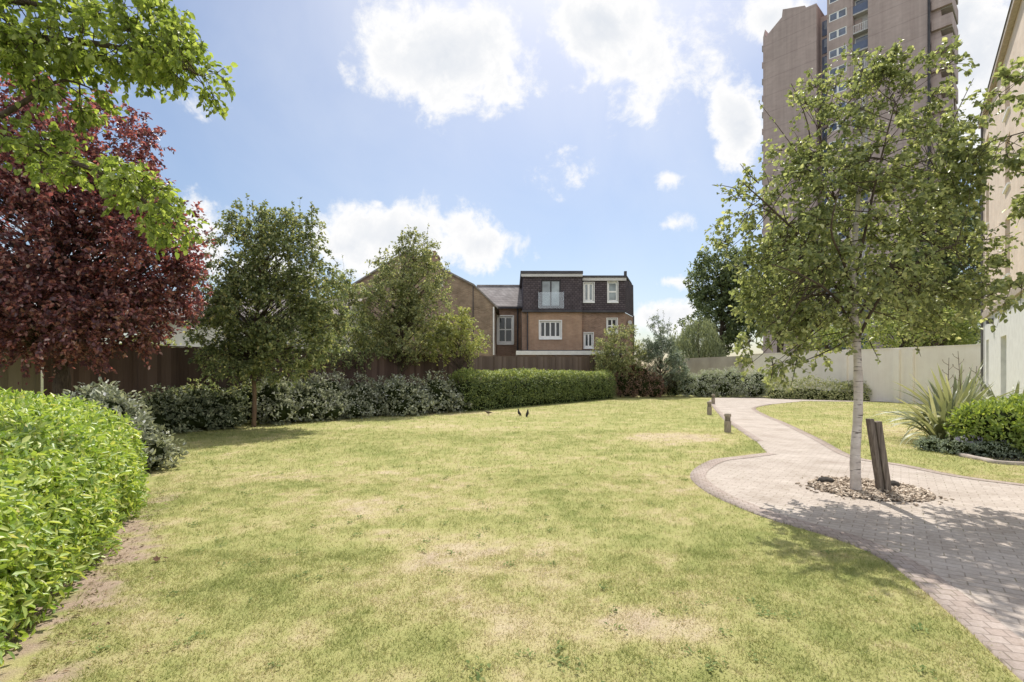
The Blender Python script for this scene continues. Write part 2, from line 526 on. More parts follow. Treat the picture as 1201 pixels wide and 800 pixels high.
def lawn_fields(x, y):
    wx, wy = x + 1.5 * (fbm(x * .5, y * .5, 40) - .5), y + 1.5 * (fbm(x * .5, y * .5, 50) - .5)
    dry = .40 + .42 * (fbm(wx * .55, wy * .55, 3, 5) - .5) + .8 * (fbm(x * 2.2, y * 2.2, 9, 4) - .5) + .8 * (fbm(x * 7, y * 7, 19, 3) - .5)
    for (px, py, rx, ry, a) in [(795, 513, 1.6, 1.0, .55), (480, 590, 1.2, .6, .38), (545, 640, .8, .5, .33), (700, 730, .9, .35, .34), (640, 690, .6, .35, .28),
                                (600, 485, 3.0, 1.2, .2), (520, 500, 2.5, .9, .2), (100, 740, .5, .6, .2), (330, 560, 1.5, .6, .12), (1000, 500, 2, 2, .1),
                                (800, 740, .7, .3, .2), (1100, 505, 2, 1.5, .16), (450, 560, 1.3, .7, .2)]:
        cx, cy = gp(px, py)
        dry = dry + 1.25 * a * np.exp(-((x - cx) / rx) ** 2 - ((y - cy) / ry) ** 2)
    for (px, py, rx, ry, a) in [(240, 640, .5, .3, .22), (640, 760, .5, .2, .22), (850, 640, .8, .5, .25), (680, 590, 1.2, .5, .16), (470, 740, .6, .25, .2), (860, 515, .9, 1.2, .3),
                                (330, 700, .8, .4, .15), (250, 510, 3, .8, .22), (980, 690, .6, .3, .15)]:
        cx, cy = gp(px, py)
        dry = dry - .7 * a * np.exp(-((x - cx) / rx) ** 2 - ((y - cy) / ry) ** 2)
    s = (x - HE0[0]) * HNOR[0] + (y - HE0[1]) * HNOR[1]
    t = (x - HE0[0]) * HDIR[0] + (y - HE0[1]) * HDIR[1]
    w = .27 + .4 * (fbm(x * 1.3, y * 1.3, 21) - .5)
    bare = sstep(w + .14, w - .12, s + .35 * (fbm(x * 7, y * 7, 23, 3) - .5)) * sstep(5.8, 4.2, t) * sstep(-4.0, -2.5, s)
    tuft = fbm(x * 5, y * 5, 31, 3)
    bare = bare * sstep(.62, .5, tuft)
    bare = np.maximum(bare, .55 * sstep(.86, 1.05, dry) * sstep(.45, .6, fbm(x * 6, y * 6, 77, 3)))
    return np.clip(dry, 0, 1), np.clip(bare, 0, 1)


def plane_sheet(name, x0, x1, y0, y1, z, mat, kind):
    me = tri_mesh(name, [(x0, y0, z), (x1, y0, z), (x1, y1, z), (x0, y1, z)], np.array([[0, 1, 2, 3]]))
    return link(name, me, mat, kind=kind)


M['far_ground'] = noise_mat('far_ground', (.10, .11, .05), (.20, .19, .10), .3, .95, .1, .3)
plane_sheet('ground', -900, 900, -300, 1600, -.006, M['far_ground'], 'structure')

gx, gy = np.meshgrid(np.arange(-16, 24.01, .1), np.arange(-2, 46.01, .1), indexing='ij')
dry_g, bare_g = lawn_fields(gx, gy)
gz = .02 * (fbm(gx * .8, gy * .8, 61, 3) - .5) * 0
nx, ny = gx.shape
idx = np.arange(nx * ny).reshape(nx, ny)
quads = np.stack([idx[:-1, :-1], idx[1:, :-1], idx[1:, 1:], idx[:-1, 1:]], -1).reshape(-1, 4)
me = tri_mesh('lawn', np.stack([gx, gy, gz], -1).reshape(-1, 3), quads, {'dry': dry_g.ravel(), 'bare': bare_g.ravel()})
link('lawn', me, M['lawn'], kind='structure')


def flat_poly(name, pts, z, mat):
    me = bpy.data.meshes.new(name)
    me.from_pydata([(p[0], p[1], z) for p in pts], [], [tuple(range(len(pts)))])
    me.update()
    o = link(name, me, mat, kind='structure')
    return o


flat_poly('path', path_outline, .012, M['paving'])


def strip(name, line, w, z, mat, side=1):
    line = np.asarray(line, float)
    t = norm(np.gradient(line, axis=0))
    n = np.stack([t[:, 1], -t[:, 0]], -1) * side
    a, b = line - n * .02, line + n * w
    V = np.concatenate([np.c_[a, np.full(len(a), z)], np.c_[b, np.full(len(b), z)], np.c_[a, np.full(len(a), z - .05)]])
    k = len(a)
    T = [(i, i + 1, k + i + 1, k + i) for i in range(k - 1)] + [(i, 2 * k + i, 2 * k + i + 1, i + 1) for i in range(k - 1)]
    return link(name, tri_mesh(name, V, np.array(T)), mat, kind='structure')


strip('path_edging', near_edge, .21, .018, M['edging'])
strip('path_edging', far_edge, .16, .018, M['edging'])
strip('path_edging', right_edge, .16, .018, M['edging'])


# ---------------------------------------------------------------- grass
def make_grass():
    rng = np.random.default_rng(5)
    V, T, A, B = [], [], [], []
    tot = 0
    spots = [(-5.5, 5.5, 1.8, 4.6, 7500, .85), (-9, 9, 4.6, 8, 2600, 1.0), (-11, 11, 8, 14, 480, 1.7), (-13, 20, 14, 31, 110, 2.4)]
    for x0, x1, y0, y1, dens, sc in spots:
        n = int((x1 - x0) * (y1 - y0) * dens)
        x, y = rng.uniform(x0, x1, n), rng.uniform(y0, y1, n)
        ok = (np.abs(x) < y * 1.06 + .3) & ~inside(path_outline, x + rng.normal(size=n) * .034, y + rng.normal(size=n) * .034)
        s = (x - HE0[0]) * HNOR[0] + (y - HE0[1]) * HNOR[1]
        ok &= s > .02
        if y0 >= 14:
            ok &= ((x - (-9.3)) * .755 - (y - 14) * .656 > .0) & (x < 20.5 - (y - 27.9) * .3)
        dens_f = fbm(x * 9, y * 9, 88, 2)
        dry, bare = lawn_fields(x, y)
        ok &= rng.random(n) > bare * .93
        ok &= rng.random(n) < .35 + 1.3 * dens_f - .25 * dry
        x, y, dry, bare, df = x[ok], y[ok], dry[ok], bare[ok], dens_f[ok]
        n = len(x)
        h = sc * rng.uniform(.012, .030, n) * (.7 + .7 * df) * (1.15 - .4 * dry)
        w = sc * rng.uniform(.0022, .0042, n)
        an = rng.uniform(0, 6.283, n)
        lean = rng.uniform(.2, 1.5, n) * h
        la = rng.uniform(0, 6.283, n)
        wx, wy = np.cos(an) * w, np.sin(an) * w
        p0 = np.stack([x - wx, y - wy, np.zeros(n)], -1)
        p1 = np.stack([x + wx, y + wy, np.zeros(n)], -1)
        p2 = np.stack([x + np.cos(la) * lean, y + np.sin(la) * lean, h], -1)
        V.append(np.stack([p0, p1, p2], 1).reshape(-1, 3))
        T.append(np.arange(3 * n).reshape(-1, 3) + tot)
        A.append(np.repeat(dry, 3))
        tot += 3 * n
    me = tri_mesh('grass', np.concatenate(V), np.concatenate(T), {'dry': np.concatenate(A)})
    link('grass', me, M['blade'], label='short sun-dried lawn grass around the paved path', cat='grass', kind='stuff')


make_grass()


# ---------------------------------------------------------------- leaves and plants
def leaf_mesh(name, P, D, Nn, L, W, six=True, fold=.18, curl=.18):
    P, D, Nn = np.asarray(P), norm(D), np.asarray(Nn)
    S = norm(np.cross(D, Nn))
    Nn = np.cross(S, D)
    L, W = np.asarray(L)[:, None], np.asarray(W)[:, None]
    b = P
    t = P + D * L - Nn * L * curl
    if six:
        l1 = P + D * L * .3 + S * W * .46 + Nn * W * fold
        l2 = P + D * L * .68 + S * W * .38 + Nn * (W * fold - L * curl * .4)
        r1 = P + D * L * .3 - S * W * .46 + Nn * W * fold
        r2 = P + D * L * .68 - S * W * .38 + Nn * (W * fold - L * curl * .4)
        V = np.stack([b, l1, l2, t, r2, r1], 1).reshape(-1, 3)
        k = np.arange(len(P))[:, None] * 6
        T = np.concatenate([k + np.array([[0, 1, 2]]), k + np.array([[0, 2, 3]]), k + np.array([[0, 3, 4]]), k + np.array([[0, 4, 5]])], 0)
    else:
        l = P + D * L * .45 + S * W * .5 + Nn * W * fold
        r = P + D * L * .45 - S * W * .5 + Nn * W * fold
        V = np.stack([b, l, t, r], 1).reshape(-1, 3)
        k = np.arange(len(P))[:, None] * 4
        T = np.concatenate([k + np.array([[0, 1, 2]]), k + np.array([[0, 2, 3]])], 0)
    return tri_mesh(name, V, T)


def rdir(rng, n):
    return norm(rng.normal(size=(n, 3)))


def bez(a, b, c, n):
    t = np.linspace(0, 1, n)[:, None]
    return a * (1 - t) ** 2 + 2 * b * t * (1 - t) + c * t ** 2


class Foliage:
    def __init__(s):
        s.P, s.D, s.N, s.L, s.W = [], [], [], [], []

    def add(s, P, D, Nn, L, W):
        s.P.append(P); s.D.append(D); s.N.append(Nn); s.L.append(L); s.W.append(W)

    def mesh(s, name, six=True, **k):
        return leaf_mesh(name, np.concatenate(s.P), np.concatenate(s.D), np.concatenate(s.N), np.concatenate(s.L), np.concatenate(s.W), six, **k)


def spray(fo, mb, rng, start, d, length, nleaf, ls, lw, droop=.3, wood=.004, spread=.9, clip=None):
    """one twig with leaves along it"""
    end = start + d * length
    mid = start + d * length * .5 + np.array([0, 0, length * .10])
    end = end - np.array([0, 0, droop * length * .5])
    if mb is not None:
        mb.tube(bez(start, mid, end, 4), np.linspace(wood, wood * .4, 4), 3, False)
    t = np.sqrt(rng.uniform(.02, 1, nleaf))[:, None]
    P = start * (1 - t) ** 2 + 2 * mid * t * (1 - t) + end * t ** 2
    P = P + rng.normal(size=P.shape) * ls * .25
    D = norm(d * .45 + rdir(rng, nleaf) * spread + np.array([0, 0, -droop]))
    Nn = norm(np.array([0, 0, 1.0]) * .9 + rdir(rng, nleaf) * .75)
    sz = rng.uniform(.6, 1.15, nleaf)
    fo.add(P, D, Nn, ls * sz, lw * sz)


def tree(name, label, cat, base, trunk, rad, blobs, leaf, mats, seed=1, group=None, shoots=(), limb=True, droop=.3, six=True, twig_wood=True, lowest=.3, thin=1.0, wood=None, extra_limbs=(), limb_bark=False):
    """trunk: list of world points; blobs: (centre, radii, nclump, clump_r, twigs, leaves per twig)"""
    rng = np.random.default_rng(seed)
    o = np.array([base[0], base[1], 0.0])
    t = thing(name, label, cat, tuple(o), 0, group)
    tp = smooth_line([np.asarray(p, float) for p in trunk], 5) - o
    tr = np.interp(np.linspace(0, 1, len(tp)), np.linspace(0, 1, len(rad)), rad)
    tr = tr * (1 + .06 * rng.normal(size=len(tr)))
    tb = MB()
    tb.tube(tp, tr, 12)
    br, fo = MB(), Foliage()
    ls, lw = leaf
    hp, hr = [], []
    for lp, r0_, r1_ in extra_limbs:
        lp = smooth_line([np.asarray(p, float) for p in lp], 6) - o
        rr2 = np.linspace(r0_, r1_, len(lp))
        (tb if limb_bark else br).tube(lp, rr2, 8)
        hp.append(lp); hr.append(rr2)
    if hp:
        hp, hr = np.concatenate(hp), np.concatenate(hr)
    for (c, r, ncl, cr, ntw, nlf) in blobs:
        c, r = np.asarray(c, float) - o, np.asarray(r, float)
        for _ in range(ncl):
            d = rdir(rng, 1)[0]
            q = c + d * r * rng.uniform(.35, 1.0) ** .6
            if limb:
                hd = math.hypot(q[0], q[1])
                zt = np.clip(q[2] - .55 * hd - rng.uniform(.1, .6), lowest, tp[-1, 2] * .97)
                i = int(np.argmin(np.abs(tp[:, 2] - zt)))
                a = tp[i]
                m = (a + q) / 2 + np.array([0, 0, .12 * hd]) + rng.normal(size=3) * .06 * hd
                ln = np.linalg.norm(q - a)
                r0 = min(tr[i] * .55, .006 + .009 * ln) * thin
                if len(hp):
                    i = int(np.argmin(np.linalg.norm(hp - q, axis=1) + rng.uniform(0, .35, len(hp))))
                    a = hp[i]
                    ln = np.linalg.norm(q - a)
                    m = (a + q) / 2 + rng.normal(size=3) * .08 * ln
                    r0 = min(hr[i] * .6, .004 + .007 * ln)
                br.tube(bez(a, m, q, 7), np.linspace(r0, max(.003, r0 * .22), 7), 5, False)
            out = norm(d * r)
            for _k in range(ntw):
                td = norm(out * .55 + rdir(rng, 1)[0] * .85 + np.array([0, 0, .12]))
                spray(fo, br if twig_wood else None, rng, q, td, cr * rng.uniform(.5, 1.25), nlf, ls, lw, droop)
    for (a, b, nl) in shoots:
        a, b = np.asarray(a, float) - o, np.asarray(b, float) - o
        br.tube(bez(a, (a + b) / 2 + rng.normal(size=3) * .04, b, 5), np.linspace(.008, .003, 5), 4, False)
        tt = rng.uniform(.1, 1, nl)[:, None]
        fo.add(a + (b - a) * tt, norm(rdir(rng, nl) + norm(b - a) * .6), rdir(rng, nl), ls * rng.uniform(.6, 1, nl), lw * rng.uniform(.6, 1, nl))
    tb.build('trunk', mats[1], t, smooth=True)
    if br.v:
        br.build('branches', wood or mats[1], t, smooth=True)
    link('crown', fo.mesh('crown', six), mats[0], t)
    return t


def lobed(name, label, cat, base, lobes, leaf, mat, density, seed=1, group=None, core=None, six=True, up=.35, stems=0, rough=.16, part='foliage', flowers=None, down=.0):
    """shrub: leaves over the skins of several ellipsoid lobes (centre xyz, radii), dark inner growth behind them"""
    rng = np.random.default_rng(seed)
    o = np.array([base[0], base[1], 0.0])
    t = thing(name, label, cat, tuple(o), 0, group)
    fo, cb = Foliage(), MB()
    ls, lw = leaf
    V, T = [], []
    for (c, r) in lobes:
        c, r = np.asarray(c, float) - o, np.asarray(r, float)
        area = 4 * math.pi * ((r[0] * r[1]) ** 1.6 / 3 + (r[0] * r[2]) ** 1.6 / 3 + (r[1] * r[2]) ** 1.6 / 3) ** (1 / 1.6)
        n = int(area * density)
        d = rdir(rng, n)
        # clumpy sprigs: gather leaves to sprig centres
        k = max(12, n // 9)
        sd = rdir(rng, k)
        pick = rng.integers(0, k, n)
        rr = rng.uniform(.78, 1.0 + rough, k)[pick]
        dd = norm(sd[pick] + d * .16)
        P = c + dd * r * (rr * rng.uniform(.86, 1.0, n))[:, None]
        ok = P[:, 2] > .015
        P, dd = P[ok], dd[ok]
        nn = len(P)
        out = norm(dd / r)
        D = norm(out * .55 + rdir(rng, nn) * .8 + np.array([0, 0, up - down]))
        Nn = norm(out * .8 + np.array([0, 0, .5]) + rdir(rng, nn) * .55)
        sz = rng.uniform(.6, 1.15, nn)
        fo.add(P, D, Nn, ls * sz, lw * sz)
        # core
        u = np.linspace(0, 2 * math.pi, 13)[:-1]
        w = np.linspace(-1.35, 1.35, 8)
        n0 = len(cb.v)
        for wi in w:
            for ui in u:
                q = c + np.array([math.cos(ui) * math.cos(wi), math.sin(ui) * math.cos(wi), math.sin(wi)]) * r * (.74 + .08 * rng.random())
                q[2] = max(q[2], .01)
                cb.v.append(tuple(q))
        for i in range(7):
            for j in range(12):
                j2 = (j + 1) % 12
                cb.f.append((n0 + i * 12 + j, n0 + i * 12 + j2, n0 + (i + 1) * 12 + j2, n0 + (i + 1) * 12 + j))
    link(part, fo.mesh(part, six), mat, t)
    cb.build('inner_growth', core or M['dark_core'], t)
    if stems:
        sb = MB()
        for _ in range(stems):
            c, r = lobes[rng.integers(len(lobes))]
            q = np.asarray(c, float) - o
            a = np.array([q[0] * .3, q[1] * .3, 0])
            sb.tube(bez(a, (a + q) / 2 + rng.normal(size=3) * .05, q + np.array([0, 0, r[2] * .5]), 5), np.linspace(.02, .006, 5), 5)
        sb.build('stem', M['bark'], t)
    if flowers:
        ff = Foliage()
        for (c, r, n) in flowers:
            d = rdir(rng, n)
            P = np.asarray(c) - o + d * np.asarray(r)
            ff.add(P, norm(rdir(rng, n) * .4 + np.array([0, 0, 1])), rdir(rng, n), np.full(n, .045), np.full(n, .018))
        link('blossom', ff.mesh('blossom', False), M['lilac'], t)
    return t


def hedge(name, label, spine, half, H, leaf, mat, density, seed=1, power=2.6, core=None, six=True, fuzz=.08, top_mat=None, down=0.0, wob=.08):
    """swept hedge with a rounded cross-section along a spine"""
    rng = np.random.default_rng(seed)
    sp = smooth_line(spine, 8)
    o = np.array([sp[:, 0].mean(), sp[:, 1].mean(), 0])
    t = thing(name, label, 'hedge', tuple(o))
    sp = sp - o[:2]
    seg = np.linalg.norm(np.diff(sp, axis=0), axis=1)
    cum = np.r_[0, np.cumsum(seg)]
    Ltot = cum[-1]
    cap = min(half * .9, Ltot * .3)

    def surf(s, a, k=1.0):
        x, y = np.interp(s, cum, sp[:, 0]), np.interp(s, cum, sp[:, 1])
        x2, y2 = np.interp(np.minimum(s + .05, Ltot), cum, sp[:, 0]), np.interp(np.minimum(s + .05, Ltot), cum, sp[:, 1])
        x1, y1 = np.interp(np.maximum(s - .05, 0), cum, sp[:, 0]), np.interp(np.maximum(s - .05, 0), cum, sp[:, 1])
        tx, ty = x2 - x1, y2 - y1
        l = np.hypot(tx, ty) + 1e-9
        nx_, ny_ = ty / l, -tx / l
        e = np.minimum(np.minimum(s, Ltot - s) / cap, 1)
        e = (1 - (1 - e) ** power) ** (1 / power)
        ca, sa = np.cos(a), np.sin(a)
        cx_ = np.sign(ca) * np.abs(ca) ** (2 / power)
        sz_ = np.abs(sa) ** (2 / power)
        hw = half * e * k * (1 + wob * (value_noise(s * 1.7, a * 1.5, seed) - .5) * 2)
        hh = H * (.35 + .65 * e) * k * (1 + wob * (value_noise(s * 1.3 + 9, a * 2, seed + 3) - .5) * 2)
        P = np.stack([x + nx_ * cx_ * hw, y + ny_ * cx_ * hw, hh * sz_], -1)
        endp = np.where(s < cap, -1, np.where(s > Ltot - cap, 1, 0)) * (1 - e)
        O = np.stack([nx_ * np.abs(ca) ** (2 - 2 / power) * np.sign(ca) + endp * tx / l, ny_ * np.abs(ca) ** (2 - 2 / power) * np.sign(ca) + endp * ty / l, np.abs(sa) ** (2 - 2 / power) + 0 * s], -1)
        return P, norm(O)

    n = int(density * Ltot * (2 * H + 2 * half) * .9)
    # sample arc parameter by arc length
    aa = np.linspace(.0, math.pi, 400)
    ca, sa = np.cos(aa), np.sin(aa)
    X = np.sign(ca) * np.abs(ca) ** (2 / power) * half
    Z = np.abs(sa) ** (2 / power) * H
    cl = np.r_[0, np.cumsum(np.hypot(np.diff(X), np.diff(Z)))]
    k = max(20, n // 7)
    ss = rng.uniform(0, Ltot, k)
    sa_ = np.interp(rng.uniform(0, cl[-1], k), cl, aa)
    off = rng.uniform(-fuzz, fuzz, k)
    pick = rng.integers(0, k, n)
    s = np.clip(ss[pick] + rng.normal(size=n) * leaf[0] * .7, 0, Ltot)
    a = np.clip(sa_[pick] + rng.normal(size=n) * leaf[0] * .6, 0, math.pi)
    P, O = surf(s, a)
    P = P + O * (off[pick] - rng.uniform(0, fuzz, n))[:, None] + rng.normal(size=P.shape) * leaf[0] * .15
    ok = P[:, 2] > .01
    P, O = P[ok], O[ok]
    n = len(P)
    D = norm(O * .45 + rdir(rng, n) * .8 + np.array([0, 0, .15 - down]))
    Nn = norm(O * .9 + np.array([0, 0, .35]) + rdir(rng, n) * .5)
    sz = rng.uniform(.55, 1.2, n)
    if top_mat is not None:                                    # paler leaves along the top put its sunlight into the colour
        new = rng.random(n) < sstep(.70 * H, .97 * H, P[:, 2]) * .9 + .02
        link('sunlit_top', leaf_mesh('sunlit_top', P[new], D[new], Nn[new], leaf[0] * sz[new] * 1.05, leaf[1] * sz[new] * 1.05, six), top_mat, t)
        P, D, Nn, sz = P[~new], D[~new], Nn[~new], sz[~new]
    link('foliage', leaf_mesh('foliage', P, D, Nn, leaf[0] * sz, leaf[1] * sz, six), mat, t)
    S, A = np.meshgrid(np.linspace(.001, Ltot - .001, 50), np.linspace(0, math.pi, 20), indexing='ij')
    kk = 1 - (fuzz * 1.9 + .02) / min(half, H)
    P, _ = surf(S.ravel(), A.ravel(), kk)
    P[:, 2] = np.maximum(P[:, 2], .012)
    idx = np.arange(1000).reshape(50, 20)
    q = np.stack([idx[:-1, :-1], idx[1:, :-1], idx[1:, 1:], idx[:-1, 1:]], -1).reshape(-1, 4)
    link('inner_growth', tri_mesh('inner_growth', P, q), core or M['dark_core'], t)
    return t


# near lime hedge
W_H = 1.9
h0 = HE0 - HDIR * 2.6 - HNOR * W_H
h1 = HE1 + HDIR * .35 - HNOR * W_H
hedge('clipped_hedge', 'broad bright lime green hedge with large glossy leaves beside the bare strip of lawn', [h0, (h0 + h1) / 2, h1], W_H - .05, 1.28, (.078, .033), M['hedge_lime'], 2700, 11, 3.0, M['core_green'], True, .10, down=.25)

# variegated shrub at the far end of the near hedge
lobed('variegated_shrub', 'grey and cream variegated shrub at the far end of the lime green hedge', 'shrub', (-6.4, 8.2),
      [((-6.3, 8.0, .40), (.42, .5, .46)), ((-6.7, 8.4, .7), (.46, .5, .45)), ((-6.0, 8.4, .28), (.38, .45, .33)), ((-7.2, 8.9, .72), (.55, .55, .55)), ((-6.45, 8.2, .95), (.24, .26, .24)), ((-7.0, 8.5, 1.05), (.26, .28, .24)), ((-6.2, 8.4, .62), (.28, .3, .25)), ((-5.95, 7.95, .2), (.3, .3, .2))], (.10, .047), M['grey_leaf'], 620, 3, up=.5, rough=.42)

# grey-green border shrubs along the dark fence
BD = np.array([.66, .75])
border = [  # px, base y, radius_x px, top y, label
    (226, 507, 44, 454, 'shaded grey green shrub between the variegated shrub and the slim brown tree trunk'),
    (353, 496, 42, 444, 'grey leaved shrub just right of the slim brown tree trunk'),
    (425, 490, 48, 443, 'wide grey leaved shrub in the middle of the fence border'),
    (498, 486, 48, 441, 'grey leaved shrub next to the left end of the clipped laurel hedge')]
for i, (px, by, rx, ty, lab) in enumerate(border):
    x, y = gp(px, by)
    c = np.array([x, y]) + np.array([-.3, .6])
    s = c[1] / F
    h = EYE - (ty - HZ) * s
    w = rx * s
    rg = random.Random(i)
    lobes = []
    for j, u in enumerate((-.75, -.35, .05, .4, .75)):
        q = c + BD * w * u * 1.0 + np.array([-.3, .26]) * rg.uniform(-.3, .5)
        hh = h * (rg.uniform(.62, 1.06))
        lobes.append(((q[0], q[1], hh * .5), (w * .42, .62, hh * .52)))
        q2 = q + np.array([.33, -.3])
        lobes.append(((q2[0], q2[1], hh * .28), (w * .36, .5, hh * .3)))
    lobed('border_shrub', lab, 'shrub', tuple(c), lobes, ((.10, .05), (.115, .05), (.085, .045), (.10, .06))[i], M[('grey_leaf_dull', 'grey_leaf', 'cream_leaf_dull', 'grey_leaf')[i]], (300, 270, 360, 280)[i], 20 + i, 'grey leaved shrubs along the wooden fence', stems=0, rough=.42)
# low dark shrub behind the first ones
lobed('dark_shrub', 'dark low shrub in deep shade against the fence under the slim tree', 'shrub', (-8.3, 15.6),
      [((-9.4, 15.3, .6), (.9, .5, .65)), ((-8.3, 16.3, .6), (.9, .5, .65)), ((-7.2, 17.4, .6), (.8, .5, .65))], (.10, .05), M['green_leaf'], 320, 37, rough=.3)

# clipped laurel hedge in front of the brown fence
a, b = gp(548, 483.5), gp(724, 467.6)
a, b = np.array(a), np.array(b)
nn = np.array([-.76, .65])
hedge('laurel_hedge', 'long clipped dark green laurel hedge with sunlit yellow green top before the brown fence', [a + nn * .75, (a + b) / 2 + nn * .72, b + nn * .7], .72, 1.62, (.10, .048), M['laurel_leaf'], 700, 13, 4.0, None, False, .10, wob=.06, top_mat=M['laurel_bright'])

# red shrub, olive tree, blue shrub, pale shrubs, euonymus hedge
x, y = gp(748, 466.5)
lobed('reddish_shrub', 'dull reddish brown shrub at the right end of the laurel hedge', 'shrub', (x, y + .5),
      [((x - .6, y + .4, .9), (.85, .7, 1.05)), ((x + .4, y + .5, .95), (.9, .7, 1.15)), ((x + 1.1, y + .4, .65), (.7, .6, .8)), ((x - .1, y + .4, 1.7), (.5, .5, .5))], (.10, .045), M['red_leaf'], 300, 41, six=False, rough=.3)
x, y = gp(782, 465.5)
lobed('dark_border_shrub', 'dark green shrub below the tall bluish bush beside the white wall end', 'shrub', (x, y + .5),
      [((x - .5, y + .4, .7), (.9, .7, .85)), ((x + .6, y + .6, .65), (.9, .7, .8))], (.10, .045), M['green_leaf'], 300, 42, six=False, rough=.3)
x, y = 7.0, 33.0
tree('olive_tree', 'small sparse olive coloured tree rising behind the laurel hedge end before the brick extension', 'tree', (x, y), [(x, y, 0), (x + .05, y, 1.2), (x - .05, y, 2.4), (x, y, 3.6)], [.05, .04, .03, .015],
     [((x - .1, y, 3.0), (1.5, 1.0, 1.5), 62, .55, 6, 17), ((x + .7, y, 2.3), (1.2, .8, 1.1), 34, .5, 6, 15), ((x - .8, y, 2.4), (.9, .7, .9), 20, .5, 6, 15)], (.13, .065), (M['apple_leaf'], M['bark']), 51, six=False)
x, y = 9.7, 33.5
tree('bluish_bush', 'tall upright bluish green bush with spiky tips left of the white boundary wall', 'bush', (x, y), [(x, y, 0), (x, y, 1.5), (x + .1, y, 3.0), (x, y, 4.6)], [.06, .05, .03, .015],
     [((x, y, 2.2), (1.25, .9, 1.8), 75, .55, 6, 18), ((x - .1, y, 3.9), (.8, .6, 1.2), 34, .45, 5, 14), ((x + .9, y, 1.8), (.9, .7, 1.3), 30, .45, 6, 15)], (.13, .055), (M['blue_leaf'], M['bark']), 52, six=False, droop=0,
     shoots=[((x + dx, y, 4.2), (x + dx * 1.6, y, 5.3 + dz), 14) for dx, dz in ((-.3, .1), (-.1, .5), (.15, .3), (.4, -.1), (-.55, -.3))])
for i, (px, by, w, h, lab) in enumerate([(822, 465.8, 1.2, 1.6, 'leftmost pale cream shrub behind the farthest bollard'), (852, 466, 1.3, 1.8, 'tallest pale cream shrub in the row before the grey wall section'), (884, 466.5, 1.2, 1.7, 'pale cream shrub where the row meets the low hedge')]):
    x, y = gp(px, by)
    y += .6
    lobed('pale_shrub', lab, 'shrub', (x, y), [((x - .5 * w, y, h * .45), (w * .7, .7, h * .5)), ((x + .4 * w, y - .1, h * .5), (w * .7, .7, h * .52)), ((x, y - .4, h * .3), (w * .8, .6, h * .34))],
          (.11, .05), M['cream_leaf'], 330, 60 + i, 'pale shrubs before the boundary wall', six=False, rough=.25)
a, b = np.array(gp(905, 467.8)), np.array(gp(1034, 470.8))
hedge('low_hedge', 'low rounded yellow green hedge in front of the white boundary wall', [a + np.array([0, .5]), (a + b) / 2 + np.array([.1, .5]), b + np.array([-.2, .4])], .62, 1.12, (.12, .055), M['euon_leaf'], 380, 14, 2.2, None, False, .16, wob=.3)


# ---------------------------------------------------------------- weeds in the turf
def make_weeds():
    rng = np.random.default_rng(77)
    fo = Foliage()
    n = 0
    while n < 260:
        y = rng.uniform(2.2, 11) if rng.random() < .8 else rng.uniform(11, 20)
        x = rng.uniform(-.95, .8) * y
        s = (x - HE0[0]) * HNOR[0] + (y - HE0[1]) * HNOR[1]
        if s < .15 or inside(path_outline, np.array([x]), np.array([y]))[0] or fbm(np.array([x * .9]), np.array([y * .9]), 91)[0] < .47:
            continue
        n += 1
        k = rng.integers(6, 16)
        an = rng.uniform(0, 6.283, k)
        D = np.stack([np.cos(an), np.sin(an), rng.uniform(.15, .7, k)], -1)
        P = np.stack([x + rng.normal(size=k) * .03, y + rng.normal(size=k) * .03, rng.uniform(.004, .02, k)], -1)
        L = rng.uniform(.014, .04, k)
        fo.add(P, norm(D), np.tile([0, 0, 1.0], (k, 1)), L, L * rng.uniform(.3, .7, k))
    m = leaf_mat('weed_leaf', [(0, (.06, .095, .02)), (1, (.13, .165, .045))], .3, rough=.8, spec=.08)
    link('weeds', fo.mesh('weeds', False), m, label='small flat weeds and clover scattered through the lawn', cat='weeds', kind='stuff')


make_weeds()


def make_litter():
    rng = np.random.default_rng(78)
    n = 900
    t, sdist = rng.uniform(-2, 5.4, n), np.abs(rng.normal(size=n)) * .22 + .02
    x = HE0[0] + HDIR[0] * t + HNOR[0] * sdist
    y = HE0[1] + HDIR[1] * t + HNOR[1] * sdist
    an = rng.uniform(0, 6.283, n)
    L = rng.uniform(.008, .045, n)
    D = np.stack([np.cos(an), np.sin(an), rng.uniform(-.1, .35, n)], -1)
    me = leaf_mesh('leaf_litter', np.stack([x, y, np.full(n, .008)], -1), D, norm(np.array([0, 0, 1.0]) + rdir(rng, n) * .5), L, L * rng.uniform(.12, .5, n), False)
    m, nt, out = new_mat('litter')
    rnd = N(nt, 'ShaderNodeNewGeometry').outputs['Random Per Island']
    principled(nt, out, ramp(nt, rnd, [(0, (.10, .06, .035)), (.5, (.30, .21, .13)), (.9, (.50, .40, .28)), (1, (.16, .2, .04))]), .9, .1)
    link('leaf_litter', me, m, label='dry leaf bits and twigs on the bare strip along the lime hedge', cat='leaf litter', kind='stuff')


make_litter()

